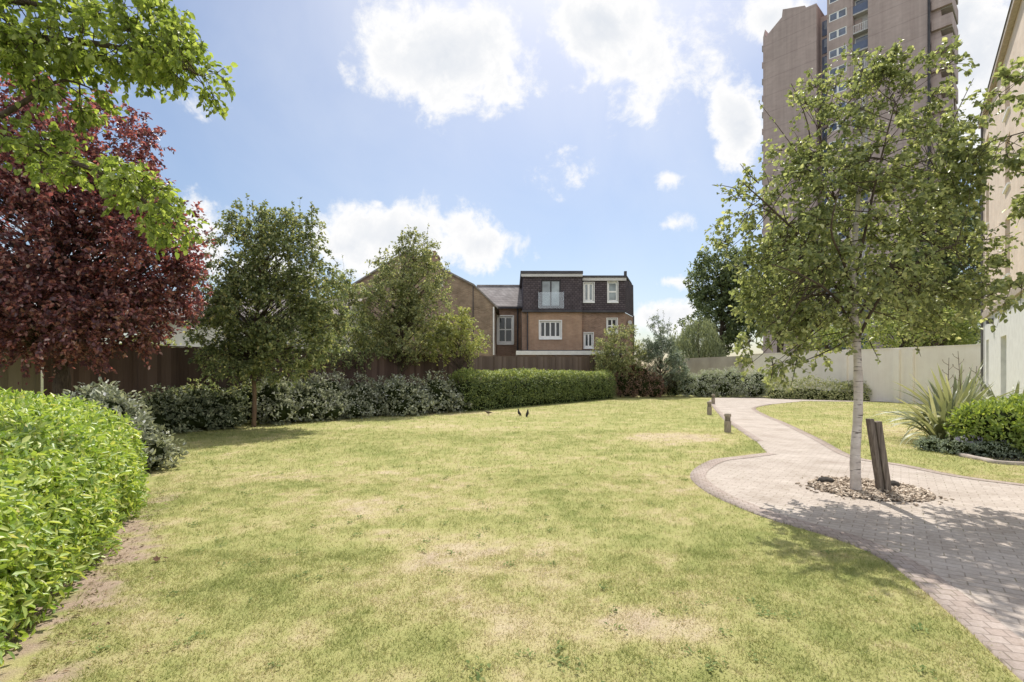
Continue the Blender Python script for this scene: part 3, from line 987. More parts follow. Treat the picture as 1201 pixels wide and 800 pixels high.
# ---------------------------------------------------------------- trees
# purple tree
x, y = -10.3, 11.6
tree('purple_tree', 'large purple leaved tree in front of the fence at the left', 'tree', (x, y), [(x, y, 0), (x + .1, y, 1.2), (x - .1, y + .1, 2.6), (x, y, 4.6), (x + .1, y, 6.6)], [.19, .16, .14, .09, .03],
     [((x + .1, y - .2, 4.3), (3.0, 2.3, 2.3), 260, .62, 7, 15), ((x + .4, y, 6.5), (1.9, 1.7, 1.4), 90, .55, 7, 14), ((x + 1.75, y - .2, 4.1), (1.35, 1.3, 1.6), 90, .5, 7, 14), ((x + .8, y - .9, 2.7), (2.1, 1.2, .8), 90, .5, 7, 14),
      ((x - 1.6, y, 3.2), (1.7, 1.4, 1.3), 70, .55, 7, 14), ((x + 2.3, y - .3, 4.9), (.9, .8, .9), 20, .4, 5, 10), ((x - 1.2, y, 7.0), (1.8, 1.4, 1.2), 60, .55, 6, 14), ((x - .8, y - 1.0, 4.8), (2.0, 1.0, 2.0), 110, .55, 7, 16)], (.098, .07), (M['purple_leaf'], M['bark']), 61, lowest=2.0, thin=.7)

# slim green tree
x, y = -7.62, 15.1
g = lambda px, py, d: tuple(pp(px, py, d))
sh = [(g(a_, 290, y), g(b_, t_ - 5, y + q_), 34) for a_, b_, t_, q_ in ((292, 290, 232, 0), (300, 296, 240, .2), (280, 272, 246, 0), (286, 281, 238, .3), (310, 306, 250, 0), (345, 343, 240, 0), (352, 352, 236, .3), (340, 333, 246, 0), (362, 366, 243, 0), (372, 388, 300, 0), (378, 398, 316, .2), (268, 257, 262, 0))]
tree('slim_tree', 'mid green tree with upright spiky top and slim brown trunk before the dark fence', 'tree', (x, y), [(x, y, 0), (x + .02, y, 1.0), (x - .04, y, 2.0), (x + .1, y, 3.4), (x + .3, y, 5.4)], [.075, .06, .055, .045, .02],
     [(g(300, 300, y), (1.15, 1.1, 1.1), 55, .5, 6, 14), (g(292, 262, y), (.55, .55, .65), 18, .4, 5, 12), (g(347, 268, y), (.6, .6, .7), 22, .4, 6, 13), (g(330, 310, y), (1.2, 1.1, 1.0), 50, .5, 6, 14), (g(365, 335, y), (.9, .9, .8), 30, .45, 6, 14),
      (g(315, 365, y - .2), (1.6, 1.3, 1.0), 80, .5, 7, 15), (g(262, 335, y - .2), (.9, .9, .6), 26, .45, 5, 13), (g(255, 392, y - .4), (.9, .8, .5), 22, .4, 5, 14), (g(345, 400, y - .2), (1.2, 1.0, .7), 40, .45, 6, 14), (g(302, 412, y), (.9, .8, .45), 30, .42, 6, 14), (g(275, 424, y - .2), (1.0, .8, .4), 24, .42, 6, 13), (g(330, 430, y - .1), (1.0, .8, .38), 22, .42, 6, 13), (g(385, 372, y), (.6, .6, .6), 12, .42, 5, 12)],
     (.10, .065), (M['green_leaf'], M['bark_light']), 62, shoots=sh, lowest=2.05, thin=.6, wood=M['bark'])

# yellow green shrub behind the dark fence
x, y = (176 - CX) / F * 18.2, 18.2
tree('garden_shrub', 'yellow green shrub showing over the dark fence before the cream house', 'bush', (x, y), [(x, y, 0), (x, y, 1.5), (x, y, 2.6)], [.04, .03, .015],
     [((x, y, 2.55), (.75, .6, .45), 26, .35, 5, 13), ((x - .4, y, 2.1), (.6, .5, .5), 14, .35, 5, 12)], (.10, .06), (M['yellowgreen_leaf'], M['bark']), 97, six=False, lowest=.8)

# apple tree and its low companions
y = 22.0
x = (468 - CX) / F * y
sh = [(g(a_, b_, y), g(c_, t_, y), n_) for a_, b_, c_, t_, n_ in ((498, 290, 503, 263, 16), (472, 295, 472, 276, 14), (446, 305, 445, 290, 14), (455, 305, 456, 288, 10), (485, 290, 487, 275, 14), (512, 310, 518, 303, 10))]
tree('apple_tree', 'rounded olive green tree in front of the brick gable house', 'tree', (x, y), [(x, y, 0), (x, y, 1.5), (x + .1, y, 3), (x + .1, y, 5.6)], [.10, .085, .07, .02],
     [(g(478, 325, y), (1.3, 1.2, 1.5), 55, .6, 6, 14), (g(450, 360, y), (1.5, 1.3, 1.3), 60, .6, 6, 14), (g(500, 345, y), (1.3, 1.2, 1.4), 50, .6, 6, 13), (g(470, 395, y), (2.1, 1.4, .9), 70, .55, 7, 14), (g(490, 295, y), (.8, .8, .7), 18, .45, 5, 12), (g(440, 400, y), (1.0, 1.0, .8), 22, .5, 6, 13)],
     (.125, .075), (M['apple_leaf'], M['bark']), 63, shoots=sh, lowest=1.2, six=False)
y = 22.6
x = (540 - CX) / F * y
tree('light_green_sapling', 'lighter yellow green sapling between the olive tree and the laurel hedge', 'tree', (x, y), [(x, y, 0), (x, y, 1.4), (x, y, 3.2)], [.05, .04, .02],
     [(g(530, 388, y), (1.0, .9, .9), 34, .5, 6, 14), (g(545, 405, y), (.95, .9, .65), 26, .45, 6, 13), (g(515, 400, y), (.9, .9, .8), 22, .45, 6, 13)], (.12, .07), (M['yellowgreen_leaf'], M['bark']), 64, six=False, lowest=1.0)
y = 20.2
x = (398 - CX) / F * y
sh = [(g(a_, 350, y), g(b_, t_, y), 12) for a_, b_, t_ in ((405, 401, 298), (410, 412, 318), (385, 380, 322))]
tree('leggy_tree', 'loose dark green small tree between the slim tree and the olive tree', 'tree', (x, y), [(x, y, 0), (x, y, 1.4), (x + .1, y, 3.8)], [.06, .05, .02],
     [(g(398, 360, y), (1.0, .9, 1.0), 34, .5, 6, 13), (g(402, 405, y), (1.3, 1.0, .9), 40, .5, 6, 14), (g(376, 385, y), (.8, .8, .8), 20, .45, 6, 12), (g(412, 335, y), (.6, .6, .6), 10, .4, 5, 10)], (.115, .07), (M['green_leaf'], M['bark']), 65, shoots=sh, six=False, lowest=1.0)

# overhanging maple, trunk outside at the left
DM = 5.6
x, y = -7.6, 5.0
mp_blobs = []
for (px, py, rx, ry, n) in [(40, 20, 75, 45, 46), (120, 45, 60, 30, 30), (185, 62, 40, 25, 20), (225, 78, 26, 22, 14), (50, 78, 50, 20, 18), (25, 160, 40, 16, 9), (85, 112, 34, 14, 8),
                            (60, 180, 50, 13, 12), (115, 205, 48, 12, 13), (165, 228, 36, 12, 11), (203, 258, 16, 20, 10), (165, 25, 40, 22, 18), (20, 50, 40, 25, 14)]:
    s_ = DM / F
    mp_blobs.append((pp(px, py, DM), (rx * s_, .55, ry * s_), n, .22, 5, 9))
tree('overhanging_tree', 'bright yellow green tree whose branches hang into the top left corner', 'tree', (x, y), [(x, y, 0), (x, y, 1.5), (x + .1, y, 3.0), (x + .2, y, 4.6), (x + .4, y, 6.4)], [.17, .15, .13, .10, .05],
     mp_blobs, (.078, .055), (M['maple_leaf'], M['bark']), 66, lowest=2.2, droop=.55,
     extra_limbs=[([(x + .1, y, 3.0), pp(-150, 110, 5.3), pp(-20, 50, DM), pp(80, 48, DM), pp(165, 62, DM), pp(238, 90, DM)], .085, .006), ([(x + .15, y, 3.6), pp(-120, 0, 5.3), pp(0, 0, DM + .1), pp(100, 15, DM + .2), pp(190, 25, DM + .2)], .07, .006),
                  ([(x + .05, y, 2.6), pp(-130, 230, 5.3), pp(0, 165, DM), pp(70, 185, DM), pp(140, 215, DM), pp(215, 275, DM)], .07, .005), ([(x + .05, y, 2.6), pp(-60, 170, 5.4), pp(20, 125, DM), pp(70, 95, DM), pp(110, 105, DM)], .05, .005)])

# birch
bx_, by_ = gp(1004, 577.5)
DB = by_
s_ = DB / F
bl = []
for (px, py, rx, ry, n) in [(1005, 290, 120, 82, 76), (1030, 205, 95, 60, 46), (930, 325, 62, 70, 44), (1085, 305, 70, 76, 46), (960, 385, 50, 30, 12), (1060, 110, 50, 42, 20), (965, 150, 45, 48, 17), (1000, 350, 95, 32, 18),
                            (880, 235, 32, 32, 9), (905, 400, 32, 38, 12), (1110, 180, 36, 52, 19), (975, 225, 60, 50, 30), (1120, 372, 40, 28, 10), (865, 300, 22, 26, 5), (1010, 105, 45, 32, 12)]:
    bl.append((pp(px, py, DB), (rx * s_, min(rx, 95) * s_, ry * s_), n, .28, 6, 11))
sh = [(pp(*a_, DB), pp(*b_, DB + q_), n_) for a_, b_, q_, n_ in (((1040, 120), (1085, 55), .1, 16), ((1030, 130), (1060, 62), .2, 16), ((950, 160), (928, 98), -.1, 14), ((880, 230), (835, 217), -.2, 16), ((890, 215), (868, 192), .1, 14), ((1110, 160), (1142, 92), -.1, 14),
      ((960, 130), (975, 92), .1, 12), ((1020, 400), (1032, 425), -.3, 9), ((935, 420), (928, 452), -.3, 10), ((905, 420), (900, 455), -.2, 12), ((1070, 395), (1080, 418), .2, 8), ((1000, 110), (1012, 68), 0, 14), ((1120, 130), (1112, 62), .2, 14), ((975, 240), (890, 120), .1, 22))]
tree('birch_tree', 'young birch with pale peeling trunk and airy crown in the paved circle', 'tree', (bx_, by_), [(bx_, by_, -.02), (bx_ - .01, by_, .5), (bx_ + .03, by_, 1.2), (bx_ + .01, by_, 2.0), (bx_ - .05, by_, 2.7), (bx_ + .02, by_, 3.8), (bx_ + .15, by_, 5.4)], [.074, .058, .056, .051, .046, .028, .01],
     bl, (.066, .051), (M['birch_leaf'], M['birch_bark']), 67, shoots=sh, lowest=1.9, droop=.35, wood=M['bark'], thin=.8,
     extra_limbs=[([(bx_ + dx0, by_, z0)] + [pp(a_, b_, DB + c_) for a_, b_, c_ in pts], r_, .006) for dx0, z0, r_, pts in (
         (.0, 2.25, .026, [(980, 335, 0), (945, 285, -.2), (905, 245, -.3), (872, 215, -.4)]), (.0, 2.3, .026, [(1030, 330, .1), (1070, 270, .3), (1100, 190, .4)]),
         (-.03, 2.6, .024, [(1000, 300, .3), (975, 220, .6), (960, 150, .6)]), (.0, 2.0, .022, [(1035, 345, -.3), (1080, 305, -.6), (1125, 285, -.8)]), (0, 2.1, .02, [(980, 350, -.3), (945, 325, -.7), (905, 310, -1.0)]),
         (.0, 2.9, .022, [(1015, 270, -.3), (1030, 200, -.6), (1050, 120, -.7)]), (-.02, 2.4, .02, [(1010, 330, .5), (1020, 290, 1.0), (1040, 240, 1.3)]), (0, 2.5, .02, [(990, 310, -.5), (975, 270, -1.0), (985, 220, -1.2)]))])

# neighbouring birch whose twigs enter at the right edge
x, y = 8.1, 5.9
D2 = 5.9
bl = []
for (px, py, rx, ry, n) in [(1190, 105, 20, 24, 7), (1165, 172, 28, 14, 6), (1190, 205, 20, 14, 4), (1165, 345, 30, 9, 4), (1290, 150, 50, 80, 26), (1300, 230, 70, 90, 36), (1360, 160, 110, 120, 60), (1290, 330, 50, 35, 10)]:
    bl.append((pp(px, py, D2), (rx * D2 / F, .5 + rx * .004, ry * D2 / F), n, .25, 5, 10))
tree('edge_birch', 'second birch standing beyond the right edge with sprays reaching across the brick building', 'tree', (x, y), [(x, y, 0), (x - .05, y, 1.5), (x, y, 2.8), (x - .1, y, 4.6), (x - .1, y, 5.6)], [.09, .075, .06, .03, .01],
     bl, (.078, .060), (M['birch_leaf'], M['birch_bark']), 68, lowest=2.0, droop=.45, wood=M['bark'],
     extra_limbs=[([(x - .03, y, z0)] + [pp(a_, b_, D2) for a_, b_ in pts], .022, .005) for z0, pts in ((2.6, [(1330, 250), (1260, 220), (1190, 200)]), (3.0, [(1320, 200), (1250, 150), (1165, 165)]), (2.2, [(1310, 330), (1230, 325), (1150, 350)]), (3.3, [(1350, 150), (1300, 110), (1200, 90)]))])

# trees beyond the boundary wall
FG = 'trees beyond the boundary wall'


def far_tree(name, label, px, d, blobs, mat, seed, leaf=(.34, .22), h=None):
    x = (px - CX) / F * d
    top = max(EYE - (b[1] - HZ) / F * d for b in blobs)
    bl = []
    for (bx0, by0, rx, ry, n) in blobs:
        bl.append((pp(bx0, by0, d), (rx * d / F, rx * d / F * .8, ry * d / F), n, 1.0, 6, 12))
    tree(name, label, 'tree', (x, d), [(x, d, 0), (x, d, top * .3), (x + .2, d, top * .6), (x, d, top)], [.35, .3, .2, .05], bl, leaf, (mat, M['bark']), seed, FG, six=False, twig_wood=False, lowest=1.5, droop=.2)


far_tree('broadleaf_tree', 'tall dark green broadleaf tree rising behind the weeping willow', 845, 58, [(850, 320, 36, 36, 60), (835, 335, 30, 30, 40), (860, 360, 40, 50, 80), (842, 375, 40, 40, 60), (880, 335, 34, 45, 60)], M['far_leaf'], 71)
far_tree('broadleaf_tree', 'dense dark green tree behind the birch crown beside the tower foot', 915, 50, [(915, 350, 44, 50, 90), (925, 310, 36, 40, 50), (955, 300, 34, 40, 40)], M['far_leaf'], 72)
far_tree('broadleaf_tree', 'broad dark tree between the tower and the brick building', 1110, 44, [(1115, 280, 40, 44, 70), (1125, 330, 44, 50, 90), (1080, 330, 44, 50, 70), (1110, 370, 50, 36, 60), (1140, 250, 22, 26, 24), (1060, 350, 40, 40, 50)], M['far_leaf'], 73, (.30, .2))
far_tree('bright_bush', 'bright green bush looking over the white wall right of the birch trunk', 1055, 33, [(1050, 388, 42, 24, 50), (1095, 385, 36, 26, 46), (1125, 385, 30, 22, 40)], M['laurel_bright'], 74, (.19, .12))
far_tree('bright_bush', 'small bright green bush above the wall at the dark tower foot', 968, 36, [(968, 400, 20, 13, 20), (985, 398, 16, 12, 16)], M['laurel_bright'], 75, (.19, .12))


def willow(px, d):
    rng = np.random.default_rng(81)
    x = (px - CX) / F * d
    t = thing('weeping_willow', 'pale weeping willow showing over the left end of the boundary wall', 'tree', (x, d, 0), 0, FG)
    MB().tube([(0, 0, 0), (.1, 0, 2), (0, .1, 4.5), (.1, 0, 6.6)], [.3, .25, .18, .06], 8).build('trunk', M['bark'], t, True)
    fo = Foliage()
    for _ in range(460):
        an, r = rng.uniform(0, 6.283), math.sqrt(rng.random())
        hd = _ % 3
        wv = .8 * math.sin(an * 3 + hd) * r
        top = np.array([math.cos(an) * r * (1.9, 1.3, 1.1)[hd] + (.3, -1.5, 1.4)[hd], math.sin(an) * r * 1.7, (4.4, 3.8, 3.5)[hd] + (2.7, 1.9, 1.6)[hd] * math.sqrt(max(0, 1 - r * r)) + wv + rng.uniform(-.7, .4)])
        ln = rng.uniform(1.2, 3.6)
        n = 26
        q = np.linspace(0, 1, n)[:, None]
        P = top + np.array([math.cos(an) * .4, math.sin(an) * .4, -ln]) * q + rng.normal(size=(n, 3)) * .06
        fo.add(P, norm(rdir(rng, n) * .5 + np.array([0, 0, -1])), rdir(rng, n), np.full(n, .28), np.full(n, .07))
    link('crown', fo.mesh('crown', False), M['willow_leaf'], t)


willow(818, 51)

# ---------------------------------------------------------------- right hand flower bed
bedx, bedy = 9.9, 10.6
flat_poly('flower_bed', [gp(1110, 528), gp(1125, 536), gp(1150, 540), gp(1201, 545), (12, 8.0), (14.5, 12.5), (13.5, 13.5), (10.2, 12.6), (9.2, 11.2)], .006, M['dark_stone'])
strip('bed_edging', smooth_line([gp(1112, 527), gp(1124, 534), gp(1150, 540), gp(1201, 546), (12, 8.0)], 6), .10, .05, M['stone_edge'], -1)
lobed('green_bush', 'bright green clipped bush in the flower bed against the white building', 'bush', (10.3, 9.9),
      [((9.45, 10.1, .56), (.62, .6, .46)), ((10.2, 9.75, .6), (.75, .6, .46)), ((11.0, 9.6, .62), (.85, .7, .47)), ((10.6, 10.4, .64), (.9, .7, .44)), ((10.0, 9.55, .25), (.6, .4, .3)), ((10.9, 9.2, .3), (.7, .45, .33))], (.10, .042), M['bush_leaf'], 650, 91, up=.7)
lobed('lavender_plant', 'low grey green plant with lilac flowers at the bed edge below the green bush', 'plant', gp(1135, 532),
      [((8.75, 10.05, .12), (.3, .25, .16)), ((9.2, 9.75, .12), (.4, .25, .17)), ((9.75, 9.45, .13), (.4, .25, .16)), ((8.6, 10.5, .12), (.25, .3, .16))], (.05, .018), M['lavender_leaf'], 1500, 92, up=.5,
      flowers=[((8.95, 10.0, .28), (.25, .15, .07), 130), ((9.3, 9.8, .25), (.15, .1, .05), 30)])


def phormium(name, label, x, y, n, length, seed, width=.05):
    rng = np.random.default_rng(seed)
    t = thing(name, label, 'plant', (x, y, 0), 0, 'sword leaved plants by the white building')
    V, T = [], []
    for i in range(n):
        an = rng.uniform(0, 6.283)
        L = length * rng.uniform(.65, 1.1)
        lean = rng.uniform(.15, 1.25)
        bend = rng.uniform(.35, 1.15) * lean
        p = np.array([math.cos(an), math.sin(an), 0]) * rng.uniform(0, .14)
        el = math.pi / 2 - lean * .55
        hd = np.array([math.cos(an), math.sin(an), 0])
        side = np.array([-math.sin(an), math.cos(an), 0])
        side = norm(side + rng.normal(size=3) * .25)
        k = 8
        n0 = len(V)
        for j in range(k + 1):
            w = width * (.75 + .5 * math.sin(j / k * 2.6)) * (1 - (j / k) ** 4) * .5
            V.append(p + side * w); V.append(p - side * w)
            p = p + (hd * math.cos(el) + np.array([0, 0, math.sin(el)])) * L / k
            el -= bend * 2.1 / k
        for j in range(k):
            q = n0 + 2 * j
            T += [(q, q + 1, q + 3), (q, q + 3, q + 2)]
    link('foliage', tri_mesh('foliage', np.array(V), np.array(T)), M['sword_leaf'], t)
    return t


x, y = 10.3, 11.9
ph = phormium('sword_plant', 'large grey green sword leaved plant with dry flower stalks beside the green bush', x, y, 150, 1.85, 5, .085)
mb = MB()
for (dx, dy, hgt, ln) in ((-.1, .1, 1.95, .05), (.15, -.05, 2.1, -.12), (.5, .1, 1.75, .1)):
    pts = [(dx, dy, 0), (dx + ln * .4, dy, hgt * .5), (dx + ln, dy, hgt)]
    mb.tube(smooth_line(pts, 4), np.linspace(.012, .005, 9), 5)
    for k in range(7):
        z = hgt * (.55 + .06 * k)
        s = 1 if k % 2 else -1
        mb.tube([(dx + ln * .8, dy, z), (dx + ln * .8 + s * .1, dy + .02, z + .07), (dx + ln * .8 + s * .13, dy + .02, z + .13)], [.006, .005, .007], 4)
mb.build('flower_stalk', M['bark_light'], ph)
phormium('sword_plant', 'upright sword leaved plant close to the white wall behind the green bush', 11.7, 12.0, 60, 1.75, 6, .075)
phormium('sword_plant', 'grey sword leaves arching over the lawn edge left of the green bush', 9.5, 11.3, 90, 1.35, 7, .07)

# ---------------------------------------------------------------- tree pit, post, stones
tcx, tcy = gp(1018, 575)
ang = np.linspace(0, 2 * math.pi, 41)[:-1]
rr_ = .70 + .02 * np.sin(ang * 5)
flat_poly('tree_pit', np.c_[tcx + np.cos(ang) * rr_, tcy + np.sin(ang) * rr_], .019, M['dark_stone'])


def chips():
    rng = np.random.default_rng(8)
    V, T = [], []
    n = 2300
    for i in range(n):
        a, r = rng.uniform(0, 6.283), .70 * math.sqrt(rng.random()) * (1.0 if rng.random() > .08 else 1.25)
        c = np.array([tcx + r * math.cos(a), tcy + r * math.sin(a), .022 + rng.uniform(0, .022) * (1 if r < .68 else .2)])
        d = norm(np.array([rng.normal(), rng.normal(), rng.normal() * .35]))
        s = norm(np.cross(d, norm(np.array([rng.normal() * .4, rng.normal() * .4, 1]))))
        u = np.cross(s, d)
        L, W, H = rng.uniform(.012, .034), rng.uniform(.008, .016), rng.uniform(.003, .007)
        n0 = len(V)
        for e in (-1, 1):
            for w, h in ((-1, -1), (1, -1), (1, 1), (-1, 1)):
                V.append(c + d * L * e * rng.uniform(.8, 1.1) + s * W * w * rng.uniform(.7, 1.1) + u * H * h)
        T += [(n0, n0 + 1, n0 + 5, n0 + 4), (n0 + 1, n0 + 2, n0 + 6, n0 + 5), (n0 + 2, n0 + 3, n0 + 7, n0 + 6), (n0 + 3, n0, n0 + 4, n0 + 7), (n0, n0 + 3, n0 + 2, n0 + 1), (n0 + 4, n0 + 5, n0 + 6, n0 + 7)]
    m, nt, out = new_mat('bark_chip')
    rnd = N(nt, 'ShaderNodeNewGeometry').outputs['Random Per Island']
    principled(nt, out, ramp(nt, rnd, [(0, (.17, .125, .09)), (.4, (.42, .335, .255)), (1, (.72, .62, .51))]), .9, .15)
    link('bark_chips', tri_mesh('bark_chips', np.array(V), np.array(T)), m, label='loose pale bark chips around the birch trunk', cat='bark chips', kind='stuff')


chips()


def rock(name, label, x, y, z, r, mat, seed, group=None):
    rng = np.random.default_rng(seed)
    mb = MB()
    k = 9
    for i in range(6):
        w = -1.4 + 2.8 * i / 5
        for j in range(k):
            u = 2 * math.pi * j / k
            q = np.array([math.cos(u) * math.cos(w) * r[0], math.sin(u) * math.cos(w) * r[1], math.sin(w) * r[2]]) * rng.uniform(.85, 1.15)
            mb.v.append(tuple(q))
    for i in range(5):
        for j in range(k):
            mb.f.append((i * k + j, i * k + (j + 1) % k, (i + 1) * k + (j + 1) % k, (i + 1) * k + j))
    mb.f.append(tuple(range(k))[::-1])
    mb.f.append(tuple(range(5 * k, 6 * k)))
    o = mb.build(name, mat, None, True, label=label, cat='stone', group=group)
    o.location = (x, y, z)
    return o


rock('dark_stone', 'dark stone on the left rim of the bark chip circle', *gp(968, 568), .055, (.12, .08, .05), M['dark_stone'], 1, 'dark stones on the tree pit rim')
rock('dark_stone', 'dark stone on the bark chips just right of the timber post', *gp(1047, 573), .055, (.09, .08, .055), M['dark_stone'], 2, 'dark stones on the tree pit rim')

# weathered double post
x, y = gp(1037, 578)
tp = thing('timber_post', 'leaning weathered double timber stake beside the birch trunk', 'post', (x, y, 0))
lean = -.15
for k, (x0, x1, hgt, yo) in enumerate(((-.068, -.008, .985, .01), (.0, .075, .945, -.01))):
    mb = MB()
    n = 7
    for i in range(n):
        z = hgt * i / (n - 1) - (.1 if i == 0 else 0)
        w = .003 * math.sin(i * 2.3 + k)
        dx = lean * max(z, 0) + w
        for (xx, yy) in ((x0, -.045), (x1, -.045), (x1, .045), (x0, .045)):
            mb.v.append((xx + dx, yy + yo + w, z + (.012 * (xx > .03) if i == n - 1 else 0)))
    for i in range(n - 1):
        for j in range(4):
            mb.f.append((4 * i + j, 4 * i + (j + 1) % 4, 4 * i + 4 + (j + 1) % 4, 4 * i + 4 + j))
    mb.f.append((0, 3, 2, 1))
    mb.f.append(tuple(4 * (n - 1) + j for j in range(4)))
    mb.build('stake_half', M['post_wood'], tp, bevel=.006)


# ---------------------------------------------------------------- bollards
def make_bollard(label, x, y):
    t = thing('bollard', label, 'bollard', (x, y, 0), .4, 'timber bollards along the path')

    def ring(prof, sides=14):
        mb = MB()
        for r, z in prof:
            for k in range(sides):
                a = 2 * math.pi * k / sides
                mb.v.append((r * math.cos(a), r * math.sin(a), z))
        for i in range(len(prof) - 1):
            for k in range(sides):
                mb.f.append((i * sides + k, i * sides + (k + 1) % sides, (i + 1) * sides + (k + 1) % sides, (i + 1) * sides + k))
        mb.f.append(tuple(range(sides))[::-1])
        mb.f.append(tuple((len(prof) - 1) * sides + k for k in range(sides)))
        return mb
    ring([(.088, -.05), (.088, .29), (.082, .305)]).build('body', M['bollard_wood'], t)
    ring([(.066, .30), (.066, .42)]).build('lamp_louvre', M['bollard_dark'], t)
    for z in (.325, .355, .385):
        ring([(.06, z), (.079, z + .004), (.079, z + .014), (.06, z + .018)]).build('louvre_ring', M['bollard_wood'], t)
    ring([(.075, .418), (.088, .424), (.088, .475), (.078, .497), (.03, .508)]).build('cap', M['bollard_wood'], t)
    return t


b0 = make_bollard('nearest timber bollard at the left edge of the path beyond the dry lawn patch', *gp(853.5, 507))
for lab, p in (('middle timber bollard of the three beside the path', gp(832, 486.5)), ('farthest timber bollard where the path meets the crossing path', gp(836.5, 474))):
    c = b0.copy()
    COL.objects.link(c)
    c.location = (p[0], p[1], 0)
    c['label'] = lab
    for ch in b0.children:
        d = ch.copy()
        COL.objects.link(d)
        d.parent = c


# ---------------------------------------------------------------- birds, fallen leaf
def bird(label, x, y, rz, mat, tilt, s=1.0, group=None):
    rng = np.random.default_rng(3)
    t = thing('bird', label, 'bird', (x, y, 0), rz, group)
    prof = [(-.17, -.035, .004, .018), (-.10, -.015, .012, .022), (-.055, .0, .032, .03), (0, .0, .05, .046), (.05, .012, .048, .045), (.085, .035, .034, .034), (.105, .06, .028, .029), (.125, .07, .026, .026), (.143, .07, .014, .013), (.152, .068, .006, .006), (.175, .064, .001, .001)]
    ct, st = math.cos(tilt), math.sin(tilt)
    mb = MB()
    k = 12
    for (px, pz, rz_, ry) in prof:
        for j in range(k):
            a = 2 * math.pi * j / k
            lx, lz = px, pz + rz_ * math.sin(a)
            mb.v.append(((lx * ct - lz * st) * s, ry * math.cos(a) * s, (.105 + lx * st + lz * ct) * s))
    for i in range(len(prof) - 1):
        for j in range(k):
            mb.f.append((i * k + j, i * k + (j + 1) % k, (i + 1) * k + (j + 1) % k, (i + 1) * k + j))
    for yy in (-.02, .02):
        mb.tube([(.0, yy * s, .075 * s), (-.008 * s, yy * s, .035 * s), (.008 * s, yy * s, .004)], .005 * s, 5)
        mb.tube([(-.02 * s, yy * s, .004), (.035 * s, yy * s, .004)], .004 * s, 4)
    mb.build('body', mat, t, True)
    for yy in (-1, 1):
        w = MB()
        w.v = [((px * ct - pz * st) * s, yy * yo * s, (.105 + px * st + pz * ct) * s) for px, pz, yo in ((.06, .015, .044), (.0, .035, .047), (-.07, .02, .032), (-.15, -.02, .014), (-.06, -.012, .038), (.0, -.015, .049))]
        w.f = [(0, 1, 2, 3, 4, 5)]
        w.build('wing', mat, t)
    return t


bird('black bird standing on the lawn before the laurel hedge, facing left', *gp(609, 488), R(150), M['bird_black'], .75, 1.0, 'black birds on the lawn')
bird('black bird standing on the lawn just right of the other one, facing right', *gp(618.5, 489), R(50), M['bird_black'], .85, 1.0, 'black birds on the lawn')
bird('small brown bird feeding on the lawn left of the two black birds', *gp(573, 487), R(185), M['bird_brown'], -.1, .95)


def fallen_leaf(label, x, y, rz, s):
    mb = MB()
    pts = [(0, -.5), (.16, -.28), (.36, -.22), (.26, 0), (.42, .2), (.17, .22), (0, .5), (-.15, .24), (-.38, .22), (-.24, .02), (-.34, -.2), (-.14, -.26)]
    k = len(pts)
    mb.v = [(a * s, b * s, .02 + .35 * s * (a * a * 2 + b * b * .8)) for a, b in pts] + [(0, 0, .016)]
    mb.f = [(i, (i + 1) % k, k) for i in range(k)]
    o = mb.build('fallen_leaf', M['dead_leaf'], None, label=label, cat='leaf', group='dead leaves on the lawn')
    o.location = (x, y, .006)
    o.rotation_euler = (.3, .15, rz)


fallen_leaf('larger curled brown dead leaf lying alone on the near lawn', *gp(183, 659), .6, .085)
fallen_leaf('smaller brown dead leaf right beside the larger one', *gp(193, 658), 2.0, .05)


# ---------------------------------------------------------------- fences
def fence(name, label, A, B, h0_, h1_, mat, panel=1.83, seed=1, face=-1, board=.125, group=None, rail=None):
    A, B = np.asarray(A, float), np.asarray(B, float)
    L = np.linalg.norm(B - A)
    rz = math.atan2(B[1] - A[1], B[0] - A[0])
    t = thing(name, label, 'fence', (A[0], A[1], 0), rz, group)
    rg = random.Random(seed)
    n = max(1, round(L / panel))
    w = L / n
    for i in range(n):
        h = h0_ + (h1_ - h0_) * (i + .5) / n
        mb = MB()
        k = round((w - .1) / board)
        bw = (w - .1) / k
        for j in range(k):
            x0 = i * w + .05 + j * bw
            yo = .004 * (j % 2) + rg.uniform(-.003, .003)
            mb.box(x0 + .003, x0 + bw + .01, -.014 + yo * 2 - .012 * (j % 2), .012 + yo - .012 * (j % 2), .26, h - .03 + rg.uniform(-.006, .006))
        mb.build('panel', mat, t)
        MB().box(i * w + .05, (i + 1) * w - .05, -.026, .022, h - .03 + .007, h + .01).build('capping', mat, t)
        MB().box(i * w + .05, (i + 1) * w - .05, -.03, .02, 0, .252).build('gravel_board', M['concrete'] if rail is None else rail, t)
    for i in range(n + 1):
        h = h0_ + (h1_ - h0_) * min(i, n - .01) / n
        MB().box(i * w - .048, i * w + .048, -.05, .05, -.05, h + .06).build('post', mat, t, bevel=.006)
    return t


FA = np.array([-12.6, 13.1])
FD = np.array([.656, .755])
fence('wooden_fence', 'dark board fence running behind the shaded shrubs and trees', FA + FD * .5, FA + FD * 15.9, 2.4, 2.42, M['fence_dark'], seed=2, rail=M['fence_dark'])
fence('wooden_fence', 'brown board fence behind the clipped laurel hedge below the houses', FA + FD * 16.0, FA + FD * 28.6, 2.42, 2.66, M['fence_brown'], seed=3)
fence('wooden_fence', 'pale weathered board fence at the far left behind the lime hedge', FA + FD * .5 + np.array([-.12, -.1]), FA + FD * .5 + np.array([-6.6, -5.0]), 2.3, 2.3, M['fence_pale'], seed=4)


